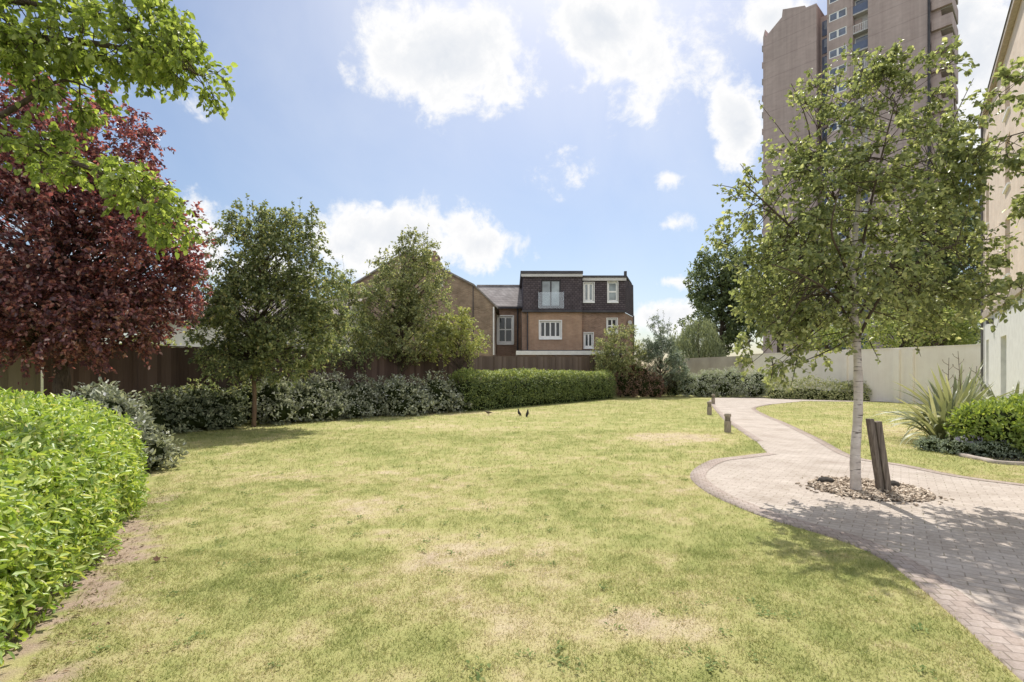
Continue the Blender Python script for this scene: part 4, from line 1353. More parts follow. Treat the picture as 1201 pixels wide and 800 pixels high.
# ---------------------------------------------------------------- boundary wall
def boundary_wall():
    W0, W1 = np.array([22.2, 22.8]), np.array([15.2, 44.9])
    L = np.linalg.norm(W1 - W0)
    rz = math.atan2(W1[1] - W0[1], W1[0] - W0[0])
    t = thing('boundary_wall', 'long painted off-white boundary wall with piers behind the low hedge', 'wall', (W0[0], W0[1], 0), rz)
    m, nt, out = new_mat('wall_paint')
    v = coords(nt)
    n = noise(nt, v, 1.0, 7, .65)
    mp = N(nt, 'ShaderNodeMapping')
    mp.inputs['Scale'].default_value = (6, 6, .5)
    nt.links.new(v, mp.inputs[0])
    st_ = noise(nt, mp.outputs[0], 1.2, 5, .6)
    sp = N(nt, 'ShaderNodeSeparateXYZ')
    nt.links.new(v, sp.inputs[0])
    col = ramp(nt, n, [(.3, (.80, .74, .68)), (.65, (.88, .83, .77))])
    col = mix(nt, math_n(nt, 'MULTIPLY_ADD', st_, .9, -.4, clamp=True), col, (.68, .62, .56))
    principled(nt, out, col, .85, .2, n, .25, .01)
    L1 = L * .655
    # stepped lengths between piers
    cuts = [0, 3.9, 7.6, L1]
    for i in range(len(cuts) - 1):
        MB().box(cuts[i], cuts[i + 1] - .004, 0, .22, -.05, 2.86 + .03 * (i == 2)).build('wall_section', m, t)
        MB().box(cuts[i], cuts[i + 1] - .004, -.03, .25, 2.862 + .03 * (i == 2), 2.92 + .03 * (i == 2)).build('coping', m, t)
    m2 = noise_mat('wall_grey', (.36, .32, .30), (.50, .46, .43), .8, .9, .15, .3)
    MB().box(L1 + .55, L, 0, .22, -.05, 2.84).build('wall_section', m2, t, label='greyer unpainted length of the wall')
    for s in (.0, 3.9, 4.6, 7.6, L1):
        wd = .55 if s == L1 else .32
        MB().box(s, s + wd, .0, .28, -.05, 2.96).build('pier', m, t) if False else MB().box(s, s + wd, -.0 + .222, .34, -.05, 2.80).build('pier', m, t)
    return t


boundary_wall()


# ---------------------------------------------------------------- building pieces
def wall_holes(x0, x1, z0, z1, holes, y=0.0, depth=.12, top=None):
    """front wall in the plane y with openings and their reveals; top: optional gable profile handled apart"""
    mb = MB()
    xs = sorted({x0, x1} | {h[0] for h in holes} | {h[1] for h in holes})
    zs = sorted({z0, z1} | {h[2] for h in holes} | {h[3] for h in holes})
    for i in range(len(xs) - 1):
        for j in range(len(zs) - 1):
            cx_, cz_ = (xs[i] + xs[i + 1]) / 2, (zs[j] + zs[j + 1]) / 2
            if any(h[0] < cx_ < h[1] and h[2] < cz_ < h[3] for h in holes):
                continue
            mb.poly([(xs[i], y, zs[j]), (xs[i + 1], y, zs[j]), (xs[i + 1], y, zs[j + 1]), (xs[i], y, zs[j + 1])])
    for a_, b_, c_, d_ in holes:
        e = y + depth
        mb.poly([(a_, y, c_), (a_, y, d_), (a_, e, d_), (a_, e, c_)])
        mb.poly([(b_, y, c_), (b_, e, c_), (b_, e, d_), (b_, y, d_)])
        mb.poly([(a_, y, d_), (b_, y, d_), (b_, e, d_), (a_, e, d_)])
        mb.poly([(a_, y, c_), (a_, e, c_), (b_, e, c_), (b_, y, c_)])
    return mb


def window(parent, x0, x1, z0, z1, y=0.0, depth=.08, cols=(.5,), rows=(), fr=.07, mat=None, pane=None, sill=True, bar=.035, trim=0.0):
    mat, pane = mat or M['white_frame'], pane or M['glass_dark']
    f = MB()
    ya, yb = y + depth, y + depth + .06
    e = .004
    f.box(x0 + e, x0 + fr, ya, yb, z0 + e, z1 - e).box(x1 - fr, x1 - e, ya, yb, z0 + e, z1 - e)
    f.box(x0 + fr, x1 - fr, ya + .001, yb, z0 + e, z0 + fr).box(x0 + fr, x1 - fr, ya + .001, yb, z1 - fr, z1 - e)
    for c in cols:
        xc = x0 + (x1 - x0) * c
        f.box(xc - bar, xc + bar, ya + .004, yb - .004, z0 + fr, z1 - fr)
    for r in rows:
        zc = z0 + (z1 - z0) * r
        f.box(x0 + fr, x1 - fr, ya + .008, yb - .008, zc - bar, zc + bar)
    if trim:
        f.box(x0 - trim, x0 - .002, y - .03, y - .002, z0 - trim, z1 + trim).box(x1 + .002, x1 + trim, y - .03, y - .002, z0 - trim, z1 + trim)
        f.box(x0 - .002, x1 + .002, y - .03, y - .002, z1 + .002, z1 + trim).box(x0 - .002, x1 + .002, y - .03, y - .002, z0 - trim, z0 - .002)
    w = f.build('window', mat, parent)
    MB().box(x0 + fr * .6, x1 - fr * .6, ya + .025, ya + .035, z0 + fr * .6, z1 - fr * .6).build('pane', pane, w)
    if sill:
        MB().box(x0 - .06, x1 + .06, y - .07, y + depth - .003, z0 - .08 - trim, z0 - .004 - trim).build('sill', mat, w)
    return w


# ---------------------------------------------------------------- modern brick extension
DH = 38.0
sx = lambda px: (px - CX) / F * DH
sz = lambda py: EYE - (py - HZ) / F * DH
X0 = sx(612)
hs = thing('extended_house', 'three storey house with dark tiled top floor above an orange brick wall', 'house', (X0, DH, 0))
lx = lambda px: sx(px) - X0
xa, xb, xc = 0.0, lx(682.5), lx(734)
zt1, zt2, zm, zl = sz(322), sz(325.5), sz(364.5), sz(412)
back = 5.0
h1w = (lx(633), lx(658), sz(396), sz(376.5))
h2w = (lx(683.5) + .15, lx(696.5), sz(407), sz(390))
h3w = (lx(713), lx(725), sz(390), sz(373))
wall_holes(xa + .35, xb, 0, zm, [h1w]).build('brick_wall', M['red_brick'], hs, label='orange brick front below the dark tiles')
MB().box(xa, xa + .346, -.0, .3, 0, zm).build('corner_wall', M['mixed_brick'], hs)
wall_holes(xb, xc, 0, zm, [h2w, h3w], y=.35).build('brick_wall', M['mixed_brick'], hs)
MB().poly([(xb, 0, 0), (xb, .35, 0), (xb, .35, zm), (xb, 0, zm)]).build('return_wall', M['red_brick'], hs)
xs_, ys_ = xc + 1.35, 3.4                                      # canted side wall
MB().poly([(xc, .35, 0), (xs_, ys_, 0), (xs_, ys_, zm - .1), (xc, .35, zm - .1)]).build('side_wall', M['mixed_brick'], hs)
MB().poly([(xs_, ys_, 0), (xs_, 8, 0), (xs_, 8, zm - .1), (xs_, ys_, zm - .1)]).poly([(xa, 8, 0), (xa, .3, 0), (xa, .3, zm), (xa, 8, zm)]).poly([(xs_, 8, 0), (xa, 8, 0), (xa, 8, zt2), (xs_, 8, zt2)]).build('rear_wall', M['stock_brick'], hs)
t1 = (lx(634.5), lx(657.5), sz(360), sz(328.5))
t2 = (lx(683.5) + .1, lx(697), sz(353), sz(331))
t3 = (lx(713.5), lx(725), sz(353), sz(330))
wall_holes(xa + .1, xb, zm + .05, zt1, [t1], y=-.12).build('tiled_wall', M['dark_tile'], hs)
wall_holes(xb + .004, xc, zm + .05, zt2, [t2, t3], y=.2).build('tiled_wall', M['dark_tile'], hs)
MB().poly([(xc, .2, zm - .1), (xs_ + .03, ys_ - .05, zm - .1), (xs_ + .0, ys_ - .05, zt2 - .02), (xc, .2, zt2)]).build('tiled_side', M['dark_tile'], hs)
MB().poly([(xb, -.12, zm), (xb, .2, zm), (xb, .2, zt1), (xb, -.12, zt1)]).build('tiled_return', M['dark_tile'], hs)
MB().poly([(xa + .1, 6, zm), (xa + .1, -.12, zm), (xa + .1, -.12, zt1), (xa + .1, 6, zt1)]).build('tiled_side', M['dark_tile'], hs)
MB().box(xa - .1, xb + .05, -.28, 6, zt1 + .002, zt1 + .22).build('roof', M['lead'], hs)
MB().box(xa - .06, xb + .02, -.26, -.2, zt1 - .20, zt1 - .002).build('fascia', M['panel_pale'], hs)
MB().prism([(xb + .055, .02), (xc + .08, .02), (xs_ - .1, ys_), (xs_ - .1, 6), (xb + .055, 6)], zt2 + .002, zt2 + .16).build('roof', M['lead'], hs)
MB().box(xb + .06, xc + .05, .06, .12, zt2 - .22, zt2 - .004).build('fascia', M['panel_pale'], hs)
MB().box(xc - .08, xc + .1, .1, .3, zt2 + .165, zt2 + .5).build('vent_pipe', M['lead'], hs)
MB().box(xa + .02, xb - .004, -.2, -.004, zm - .12, zm + .046).build('ledge', M['lead'], hs)
MB().box(xb + .004, xc + .02, .1, .345, zm - .1, zm + .046).build('ledge', M['lead'], hs)
MB().box(xa - .4, xb + 2.5, -2.6, -.02, zl - .28, zl - .02).build('flat_roof', M['lead'], hs)
MB().box(xa - .45, xb + 2.6, -2.68, -2.605, zl - .36, zl - .08).build('white_fascia', M['white_paint'], hs)
MB().box(xa - .3, xb + 2.4, -2.5, -.1, 0, zl - .284).build('extension_wall', M['mixed_brick'], hs)
window(hs, *h1w, cols=(.5, .25, .75), rows=(), fr=.12, bar=.05, pane=M['glass_dark'], trim=.07)
window(hs, *h2w, y=.35, cols=(.5,), fr=.12, bar=.05, trim=.05)
window(hs, *h3w, y=.35, cols=(.5,), rows=(.5,), fr=.10, bar=.04, trim=.05)
window(hs, *t1, y=-.12, cols=(.5,), fr=.10, bar=.05, mat=M['lead'], pane=M['glass_pale'], sill=False)
gl = MB().box(t1[0] - .2, t1[1] + .2, -.32, -.30, t1[2] - .15, t1[2] + 1.05)
gl.box(t1[0] - .22, t1[0] - .18, -.34, -.125, t1[2] - .15, t1[2] + 1.1).box(t1[1] + .18, t1[1] + .22, -.34, -.125, t1[2] - .15, t1[2] + 1.1)


def clear_glass():
    m, nt, out = new_mat('balcony_glass')
    tr = N(nt, 'ShaderNodeBsdfTransparent', inp={0: (.93, .95, .96, 1)})
    gl_ = N(nt, 'ShaderNodeBsdfGlossy', inp={0: (.8, .85, .9, 1), 'Roughness': .05})
    ms = N(nt, 'ShaderNodeMixShader', inp={0: .08})
    nt.links.new(tr.outputs[0], ms.inputs[1])
    nt.links.new(gl_.outputs[0], ms.inputs[2])
    nt.links.new(ms.outputs[0], out.inputs[0])
    return m


gl.build('glass_balustrade', clear_glass(), hs)
window(hs, *t2, y=.2, cols=(.5,), fr=.13, bar=.08, pane=M['glass_pale'], trim=.05)
window(hs, *t3, y=.2, cols=(), rows=(.5,), fr=.11, bar=.06, pane=M['glass_pale'], trim=.05)
MB().tube([(xa + .42, -.08, 0), (xa + .42, -.08, zm - .1)], .05, 8).build('downpipe', M['lead'], hs)
MB().tube([(xs_ + .02, ys_ - .1, 0), (xs_ + .02, ys_ - .1, zm)], .05, 8).build('downpipe', M['pipe_grey'], hs)
MB().tube([(xc + .5, 1.0, sz(377)), (xc + .5, .82, sz(377))], .16, 12).build('wall_vent', M['panel_pale'], hs)

# ---------------------------------------------------------------- slate roofed link between the houses
DL = 41.0
lxx = lambda px: (px - CX) / F * DL
lz = lambda py: EYE - (py - HZ) / F * DL
LX0 = lxx(556)
lk = thing('link_house', 'low brick link with pale slate roof between the gable house and the tiled extension', 'house', (LX0, DL, 0))
q = lambda px: lxx(px) - LX0
w1 = (q(584), q(601.5), lz(402), lz(371))
wall_holes(q(572), q(616), 0, lz(361), [w1]).build('brick_wall', M['mixed_brick'], lk)
window(lk, *w1, cols=(.5,), rows=(.5,), fr=.13, bar=.045, trim=.09)
zr = lz(335)
MB().poly([(0, -.25, lz(362)), (q(616), -.25, lz(362)), (q(616), 3.2, zr + .5), (0, 3.2, zr + .5)]).poly([(q(616), 3.2, zr + .5), (q(616), 6.2, lz(361)), (0, 6.2, lz(361)), (0, 3.2, zr + .5)]).build('roof', M['slate'], lk)
MB().box(0, q(616), 3.1, 3.3, zr + .45, zr + .6).build('ridge', M['slate'], lk)
MB().box(q(574), q(614), -.34, -.26, lz(362.5), lz(360)).build('gutter', M['lead'], lk)
MB().tube([(q(607), -.1, 0), (q(607), -.1, lz(362))], .06, 8).build('downpipe', M['lead'], lk)

# ---------------------------------------------------------------- brick gable house
DG = 36.0
gxx = lambda px: (px - CX) / F * DG
gz_ = lambda py: EYE - (py - HZ) / F * DG
GX0 = gxx(477.5)
gh = thing('gable_house', 'old brown brick house with a wide gable and chimney behind the olive tree', 'house', (GX0, DG, 0))
q = lambda px: gxx(px) - GX0
ap, er, el_ = gz_(294), gz_(357), gz_(357)
prof = [(q(374), el_), (q(374), 0), (q(580), 0), (q(580), er), (q(556), gz_(334)), (0, ap)]
mb = MB()
hole = (q(510), q(519), gz_(335), gz_(324))
# gable wall with a small window: split in strips
xsx = [q(374), q(412), q(440), 0, hole[0], hole[1], q(556), q(580)]


def top_z(x):
    if x <= 0:
        return el_ + (ap - el_) * (x - q(374)) / (0 - q(374))
    if x <= q(556):
        return ap + (gz_(334) - ap) * x / q(556)
    return gz_(334) + (er - gz_(334)) * (x - q(556)) / (q(580) - q(556))


for a_, b_ in zip(xsx[:-1], xsx[1:]):
    if abs(a_ - hole[0]) < 1e-6:
        mb.poly([(a_, 0, 0), (b_, 0, 0), (b_, 0, hole[2]), (a_, 0, hole[2])])
        mb.poly([(a_, 0, hole[3]), (b_, 0, hole[3]), (b_, 0, top_z(b_)), (a_, 0, top_z(a_))])
    else:
        mb.poly([(a_, 0, 0), (b_, 0, 0), (b_, 0, top_z(b_)), (a_, 0, top_z(a_))])
mb.poly([(q(580), 0, 0), (q(580), 9, 0), (q(580), 9, er), (q(580), 0, er)])
mb.poly([(q(374), 9, 0), (q(374), 0, 0), (q(374), 0, el_), (q(374), 9, el_)])
mb.build('gable_wall', M['stock_brick'], gh)
window(gh, *hole, cols=(.5,), fr=.06, bar=.03)
rf = MB()
kk = [(q(374) - .3, el_ - .25), (0, ap + .04), (q(556), gz_(334) + .04), (q(580) + .25, er - .2)]
for (a_, za), (b_, zb) in zip(kk[:-1], kk[1:]):
    rf.poly([(a_, -.12, za), (b_, -.12, zb), (b_, 9.2, zb), (a_, 9.2, za)])
    rf.poly([(a_, -.12, za - .14), (b_, -.12, zb - .14), (b_, -.12, zb), (a_, -.12, za)])
roof = rf.build('roof', M['slate'], gh)
cz = gz_(300)
ch = MB().box(q(497), q(513), .3, 1.1, gz_(320), cz).box(q(496), q(514), .25, 1.15, cz - .35, cz - .2).box(q(496), q(514), .25, 1.15, cz + .002, cz + .1)
ch.build('chimney', M['mixed_brick'], roof)
for dx in (.25, .65):
    MB().tube([(q(497) + dx, .7, cz + .1), (q(497) + dx, .7, cz + .5)], [.13, .11], 10).build('chimney_pot', M['red_brick'], roof)
MB().tube([(q(579), -.1, 0), (q(579), -.1, er - .2)], .055, 8).build('downpipe', M['white_paint'], gh)
MB().tube([(q(555), -.07, 0), (q(555), -.07, gz_(336))], .03, 8).build('cable_pipe', M['lead'], gh)

# ---------------------------------------------------------------- pale rendered house at the left
DW = 24.5
wx_ = lambda px: (px - CX) / F * DW
wz_ = lambda py: EYE - (py - HZ) / F * DW
WX0 = wx_(160)
wh = thing('white_house', 'low cream rendered house with grey brown roof seen over the dark fence between trees', 'house', (WX0, DW, 0))
q = lambda px: wx_(px) - WX0
hw = (q(222), q(236), wz_(400), wz_(384))
ez = wz_(371)
wall_holes(0, q(398), 0, ez, []).build('rendered_wall', M['render_white'], wh)
MB().poly([(q(398), 0, 0), (q(398), 6, 0), (q(398), 6, ez), (q(398), 3, ez + 1.2), (q(398), 0, ez)]).poly([(0, 6, 0), (0, 0, 0), (0, 0, ez), (0, 3, ez + 1.2), (0, 6, ez)]).build('end_wall', M['render_white'], wh)
rf = MB().poly([(-.3, -.4, ez - .1), (q(398) + .3, -.4, ez - .1), (q(398) + .3, 3, ez + 1.28), (-.3, 3, ez + 1.28)]).poly([(-.3, 3, ez + 1.28), (q(398) + .3, 3, ez + 1.28), (q(398) + .3, 6.4, ez - .1), (-.3, 6.4, ez - .1)])
rf = rf.build('roof', M['grey_roof'], wh)
MB().tube([(q(236), 1.8, ez + .6), (q(236), 1.8, ez + 1.25)], .09, 10).build('vent_pipe', M['lead'], rf)
MB().box(-.3, q(398) + .3, -.46, -.405, ez - .25, ez - .08).build('gutter', M['lead'], wh)

# ---------------------------------------------------------------- tower block
TU = np.array([.68, -.7332])
TD0 = 85.0
TX0 = (895 - CX) / F * TD0
trz = math.atan2(TU[1], TU[0])


def ts(px):
    r = (px - CX) / F
    return (r * TD0 - TX0) / (TU[0] - TU[1] * r)


def td(px):
    return TD0 + TU[1] * ts(px)


def tz(px, py):
    return EYE - (py - HZ) / F * td(px)


tw = thing('tower_block', 'tall brown brick tower block with window bays rising behind the birch', 'tower', (TX0, TD0, 0), trz)
SL = ts(957.5)
# left slab: stepped and sloping top
pf = [(0, tz(895, 44)), (.3, tz(895, 44) + 1.2), (.34, tz(897, 44)), (ts(917), tz(917, 20)), (ts(918), tz(918, 11)), (ts(944), tz(944, 6.5)), (ts(945.5), tz(945, 9)), (SL, tz(957, 4))]
mb = MB()
front = [(0, 0, 0), (SL, 0, 0)] + [(x_, 0, z_) for x_, z_ in pf[::-1]]
mb.poly(front)
bk = [(x_, 9.0, z_) for x_, _, z_ in front]
mb.poly(bk[::-1])
for i in range(len(front)):
    j = (i + 1) % len(front)
    mb.poly([front[j], front[i], bk[i], bk[j]])
mb.build('side_slab', M['tower_brick'], tw)
ST = 2.78
# small balcony noses on the far left edge
for k in range(20):
    z = 2.5 + k * ST
    MB().box(-.38, -.003, .5, 3.4, z, z + .95).build('balcony', M['concrete'] if k % 2 else M['tower_brick'], tw)
H_T = 64.0
S1, S2, S3, S4, S5 = ts(970), ts(998), ts(1018.5), ts(1090), ts(1116.5)
MB().box(SL + .004, S1, 2.0, 10, 0, 57.5).build('recessed_wall', M['tower_brick'], tw)
for k in range(20):
    z = 1.5 + k * ST
    w = MB().box(SL + .25, S1 - .02, 1.9, 1.996, z, z + 2.3).build('stair_window', M['panel_blue'], tw)
    MB().box(SL + .45, S1 - .3, 1.87, 1.897, z + .9, z + 2.1).build('pane', M['glass_blue'], w)
zw0 = tz(984, 12) - 19 * ST                                   # top of lowest window
holes, nwin = [], 21
wx0, wx1 = S1 + .25, S2 - .55
for k in range(nwin + 1):
    zt_ = zw0 + k * ST
    if zt_ > 1.5 and zt_ < H_T - .5:
        holes.append((wx0, wx1, zt_ - 1.25, zt_))
wall_holes(S1, S2, 0, H_T, holes, y=-.0).build('window_bay', M['tower_brick'], tw)
for h_ in holes:
    window(tw, *h_, cols=(.5,), fr=.14, bar=.13, depth=.03, pane=M['glass_blue'], sill=False)
MB().poly([(S1, 2, 0), (S1, 0, 0), (S1, 0, H_T), (S1, 2, H_T)]).build('bay_side', M['tower_brick'], tw)
# balcony bay
MB().box(S2 + .004, S3 - .004, .9, 1.2, 0, H_T).build('balcony_back_wall', M['panel_pale'], tw)
MB().box(S2, S2 + .25, -.12, .9, 0, H_T).build('bay_fin', M['tower_brick'], tw)
for k in range(23):
    z = tz(1008, 14) - 20 * ST + k * ST
    if z < 1 or z > H_T - 2:
        continue
    MB().box(S2 + .26, S3 - .01, -.05, .89, z - .2, z).build('balcony_slab', M['panel_pale'], tw)
    if k % 2 == 0:
        b_ = MB().box(S2 + .26, S3 - .01, -.06, .0, z + .003, z + 1.1).build('balcony_panel', M['panel_blue'], tw)
        b2 = MB().box(S2 + .3, S3 - .05, .86, .896, z + 1.2, z + 2.35).build('balcony_window', M['white_frame'], tw)
        MB().box(S2 + .45, S3 - .2, .82, .857, z + 1.32, z + 2.2).build('pane', M['glass_blue'], b2)
    else:
        MB().box(S2 + .3, S2 + 1.2, .80, .896, z + .01, z + 2.2).build('balcony_door', M['tower_brick'], tw)
        rl = MB().box(S2 + .26, S3 - .01, -.06, -.02, z + 1.0, z + 1.06)
        for j in range(9):
            xx = S2 + .3 + (S3 - S2 - .35) * j / 8
            rl.box(xx, xx + .04, -.055, -.025, z + .003, z + 1.0)
        rl.build('balcony_rail', M['white_frame'], tw)
MB().poly([(S3, -.3, 0), (S4, -.3, 0), (S4, -.3, H_T), (S3, -.3, H_T)]).poly([(S3, 1.2, 0), (S3, -.3, 0), (S3, -.3, H_T), (S3, 1.2, H_T)]).build('main_wall', M['tower_brick'], tw)
MB().box(ts(1069), S4 - .02, -.36, -.304, tz(1075, 27), H_T).build('render_panel', M['concrete'], tw) if False else None
MB().tube([(S4 + .02, -.42, 0), (S4 + .02, -.42, H_T)], .16, 8).build('downpipe', M['lead'], tw)
# right balcony column with open ends
MB().box(S4 + .004, S5 - 1.2, .5, 10, 0, H_T).build('corner_wall', M['tower_brick'], tw)
for k in range(0, 21):
    z = 3.2 + k * ST * 1.0
    MB().box(S4 + .2, S5, .1, .494, z, z + 1.5).build('balcony', M['tower_brick'], tw)
    MB().box(S5 - 1.19, S5, .5, 6, z, z + 1.75).build('balcony_side', M['tower_brick'], tw)
    MB().box(S5 - 1.19, S5 - .02, .5, 6, z - .18, z - .004).build('balcony_floor', M['concrete'], tw)
MB().poly([(SL, 10, 0), (S5 - 1.2, 10, 0), (S5 - 1.2, 10, H_T), (SL, 10, H_T)]).poly([(S1, 0, H_T), (S5 - 1.2, -.0, H_T), (S5 - 1.2, 10, H_T), (S1, 10, H_T)]).build('rear_wall', M['tower_brick'], tw)

# ---------------------------------------------------------------- brick and white building at the right
RC = np.array([21.2, 23.0])
RU = norm(np.array([14.9, 14.9]) - RC)                       # towards the camera
rrz = math.atan2(RU[1], RU[0])
rb = thing('brick_building', 'peach brick building with white painted ground floor at the right edge', 'building', (RC[0], RC[1], 0), rrz)
# local: x towards camera, -y? outward normal (-.79,.61)
# local +y axis = (-RU.y, RU.x) -> check: RU=(-.61,-.79): +y = (.79,-.61) points away from the lawn, so the face is y=0 facing -y
LEN, HB = 16.0, 12.75
up_h = []
for (a_, b_) in ((1.0, 2.0), (6.6, 7.7), (11.2, 12.3)):
    for (c_, d_) in ((4.9, 6.9), (7.9, 9.6), (10.4, 11.7)):
        up_h.append((a_, b_, c_, d_))
wall_holes(0, LEN, 4.25, HB, up_h, y=.0, depth=.2).build('brick_wall', M['peach_brick'], rb)
lo_h = [(1.0, 1.9, .9, 3.0), (5.5, 6.9, .35, 2.9), (10.5, 11.6, .9, 2.9)]
wall_holes(0, LEN, 0, 3.95, lo_h, y=.0, depth=.28).build('white_wall', M['white_paint'], rb)
MB().box(-.05, LEN, -.09, .1, 3.955, 4.245).build('ledge', M['stone_edge'], rb)
MB().poly([(0, 9, 0), (0, 0, 0), (0, 0, 3.95), (0, 9, 3.95)]).build('white_end_wall', M['white_paint'], rb)
MB().poly([(0, 9, 4.245), (0, 0, 4.245), (0, 0, HB), (0, 4.5, HB + 3), (0, 9, HB)]).build('end_wall', M['peach_brick'], rb)
MB().poly([(LEN, 0, 0), (LEN, 9, 0), (LEN, 9, HB), (LEN, 0, HB)]).poly([(LEN, 9, 0), (0, 9, 0), (0, 9, HB), (LEN, 9, HB)]).build('rear_wall', M['peach_brick'], rb)
MB().poly([(-.15, -.2, HB + .1), (LEN, -.2, HB + .1), (LEN, 4.5, HB + 3.2), (-.15, 4.5, HB + 3.2)]).poly([(-.15, 4.5, HB + 3.2), (LEN, 4.5, HB + 3.2), (LEN, 9.4, HB + .1), (-.3, 9.4, HB + .1)]).build('roof', M['slate'], rb)
MB().box(-.1, LEN, -.17, -.005, HB - .12, HB + .09).build('eaves', M['stone_edge'], rb)
for h_ in up_h:
    window(rb, *h_, depth=.12, cols=(.5,), rows=(.5,), fr=.08, mat=M['white_frame'])
for h_ in lo_h:
    window(rb, *h_, depth=.2, cols=(.5,), rows=(.5,), fr=.08, mat=M['render_white'], pane=M['glass_pale'])
MB().tube([(.25, -.07, 0), (.25, -.07, HB - .2)], .05, 8).build('downpipe', M['pipe_grey'], rb)
MB().box(3.2, 3.5, -.2, -.004, 3.55, 3.75).build('wall_light', M['lead'], rb)

# ---------------------------------------------------------------- camera, sun, sky
cam = bpy.data.cameras.new('camera')
cam.sensor_width = 36
cam.lens = F / 1201 * 36
cam.shift_y = (HZ - 400) / 1201
cam.clip_start, cam.clip_end = .05, 4000
co = bpy.data.objects.new('camera', cam)
COL.objects.link(co)
co.location = (0, 0, EYE)
co.rotation_euler = (R(90), 0, 0)
scene.camera = co

sd = np.array([math.cos(SUN_EL) * math.sin(SUN_AZ), math.cos(SUN_EL) * math.cos(SUN_AZ), math.sin(SUN_EL)])
sun = bpy.data.lights.new('sun', 'SUN')
sun.energy = 5.0
sun.angle = R(.55)
sun.color = (1, .955, .88)
so = bpy.data.objects.new('sun', sun)
COL.objects.link(so)
so.rotation_euler = Vector(-sd).to_track_quat('-Z', 'Y').to_euler()
so.location = (10, 20, 30)

world = bpy.data.worlds.new('World')
scene.world = world
world.use_nodes = True
nt = world.node_tree
nt.nodes.clear()
out = N(nt, 'ShaderNodeOutputWorld')
bg = N(nt, 'ShaderNodeBackground', inp={'Strength': .15})
sky = N(nt, 'ShaderNodeTexSky', sky_type='NISHITA', sun_disc=False, sun_elevation=SUN_EL, sun_rotation=SUN_AZ, air_density=1.0, dust_density=1.5, ozone_density=1.0)
dirv = coords(nt, 'Generated')


def vdot(a, v):
    n = N(nt, 'ShaderNodeVectorMath', operation='DOT_PRODUCT')
    nt.links.new(a, n.inputs[0])
    n.inputs[1].default_value = tuple(v)
    return n.outputs['Value']


# clouds: soft patches fixed in the sky by their direction, broken up by noise
nz_big = noise(nt, dirv, 6.5, 10, .62, dist=.35)
nz_fine = noise(nt, dirv, 19, 9, .66, dist=.3)
edge = math_n(nt, 'ADD', math_n(nt, 'MULTIPLY_ADD', nz_big, 2.4, -1.2), math_n(nt, 'MULTIPLY_ADD', nz_fine, 1.5, -.75))
CL = [  # px, py, half width, half height, solidity
    (530, 60, 98, 60, 1.0), (585, 85, 55, 42, .75), (500, 100, 50, 30, .5), (487, 275, 110, 38, 1.05), (560, 285, 60, 30, .9), (410, 290, 60, 30, .8), (445, 240, 18, 14, .6),
    (705, 28, 80, 48, .85), (760, 85, 70, 55, .62), (820, 60, 60, 50, .45), (690, 95, 30, 22, .4), (868, 150, 34, 62, 1.1), (905, 20, 50, 30, .9), (1140, 90, 70, 110, .9), (1130, 20, 60, 60, .8), (785, 208, 20, 12, .42), (807, 190, 22, 8, .42), (783, 264, 24, 10, .4), (672, 202, 44, 20, .28),
    (792, 330, 22, 10, .7), (770, 375, 50, 22, .9), (235, 290, 50, 50, .85), (320, 320, 60, 40, .9), (150, 100, 70, 12, .25), (60, 330, 90, 60, .8), (1010, 300, 90, 60, .8), (830, 60, 60, 50, .3)]
dens = None
for (px, py, hw_, hh_, so_) in CL:
    c = norm(np.array([(px - CX) / F, 1, -(py - HZ) / F]))
    tx = norm(np.cross(c, (0, 0, 1)))
    ty = np.cross(tx, c)
    k = np.linalg.norm([(px - CX) / F, 1, -(py - HZ) / F])
    a_, b_ = hw_ / F / k * (1 / math.sqrt(1 + ((px - CX) / F) ** 2)) ** .5, hh_ / F / k
    u = vdot(dirv, tx / a_)
    v_ = vdot(dirv, ty / b_)
    r2 = math_n(nt, 'ADD', math_n(nt, 'MULTIPLY', u, u), math_n(nt, 'MULTIPLY', v_, v_))
    front_ = math_n(nt, 'GREATER_THAN', vdot(dirv, c), 0)
    e = math_n(nt, 'MULTIPLY', math_n(nt, 'MULTIPLY', math_n(nt, 'SUBTRACT', 1.42, math_n(nt, 'SQRT', r2)), so_), front_, clamp=False)
    e = math_n(nt, 'MAXIMUM', e, -1.0)
    dens = e if dens is None else math_n(nt, 'MAXIMUM', dens, e)
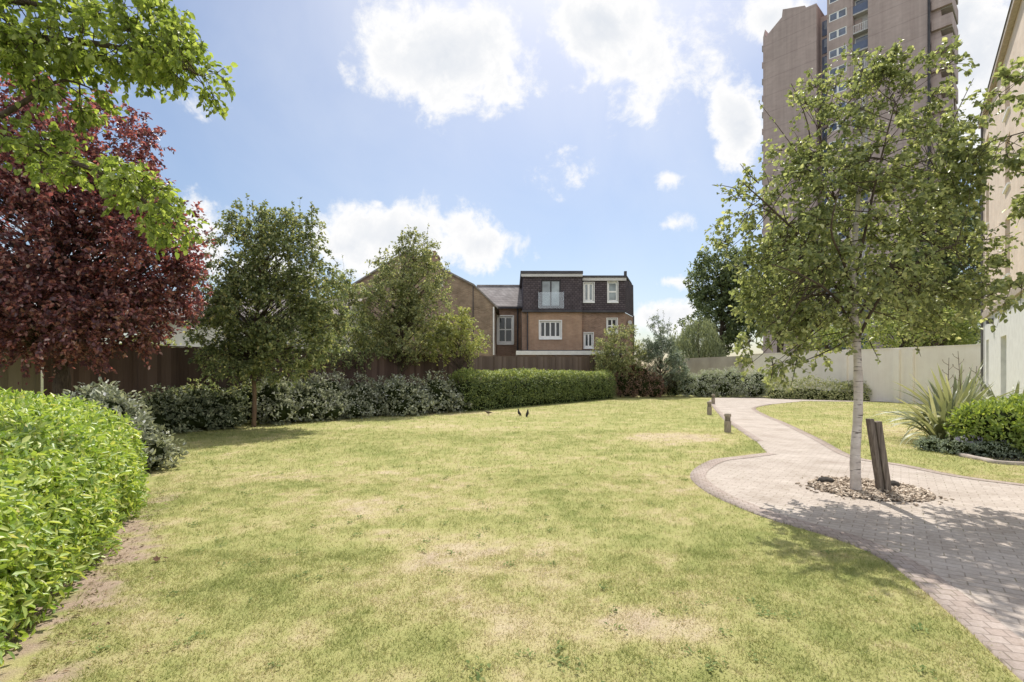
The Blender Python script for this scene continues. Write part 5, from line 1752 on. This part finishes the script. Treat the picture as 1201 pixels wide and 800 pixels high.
# unseen cloud bank added behind the viewer as fill light
back_ = math_n(nt, 'MULTIPLY_ADD', vdot(dirv, (0, -1, 0)), 3.0, .2, clamp=True)
gen = math_n(nt, 'MULTIPLY', math_n(nt, 'MULTIPLY_ADD', noise(nt, dirv, 2.2, 4, .5), 4, -1.2), back_)
dens = math_n(nt, 'MAXIMUM', dens, math_n(nt, 'SUBTRACT', gen, .3))
raw = math_n(nt, 'ADD', dens, math_n(nt, 'MULTIPLY', edge, 1.0))
mr = N(nt, 'ShaderNodeMapRange', interpolation_type='SMOOTHSTEP', inp={'From Min': .2, 'From Max': .74})
nt.links.new(raw, mr.inputs[0])
mask = mr.outputs[0]
# thin veil, stronger towards the sun
toward = math_n(nt, 'MULTIPLY_ADD', vdot(dirv, sd), 1.6, -.72, clamp=True)
veil = math_n(nt, 'MULTIPLY', math_n(nt, 'MULTIPLY_ADD', noise(nt, dirv, 2.6, 6, .55, dist=.5), 1.8, -.45, clamp=True), math_n(nt, 'MULTIPLY_ADD', toward, .62, .05), clamp=True)
# cloud shading: greyer inside and below
shade_n = math_n(nt, 'MULTIPLY_ADD', nz_fine, 1.3, -.25, clamp=True)
core = N(nt, 'ShaderNodeMapRange', interpolation_type='SMOOTHSTEP', inp={'From Min': .55, 'From Max': 1.3})
nt.links.new(raw, core.inputs[0])
grey = math_n(nt, 'MULTIPLY', core.outputs[0], math_n(nt, 'SUBTRACT', 1.0, shade_n), clamp=True)
ccol = mix(nt, grey, (6.9, 6.85, 6.8), (4.6, 4.95, 5.5))
hs_ = N(nt, 'ShaderNodeHueSaturation', inp={'Saturation': 1.16, 'Value': .86})
nt.links.new(sky.outputs[0], hs_.inputs['Color'])
base = mix(nt, veil, hs_.outputs[0], (6.4, 6.6, 6.9))
sunlit = math_n(nt, 'MULTIPLY_ADD', vdot(dirv, (0, -1, 0)), 1.5, 0.0, clamp=True)   # added back clouds brightened to lift the shaded fronts
ccol = mix(nt, sunlit, ccol, (10.0, 9.9, 9.7))
full = mix(nt, mask, base, ccol)
nt.links.new(full, bg.inputs[0])
nt.links.new(bg.outputs[0], out.inputs[0])

scene.view_settings.view_transform = 'Standard'
scene.view_settings.look = 'None'
scene.view_settings.exposure = 0
scene.cycles.max_bounces = 6
scene.cycles.transparent_max_bounces = 8
scene.cycles.use_denoising = True
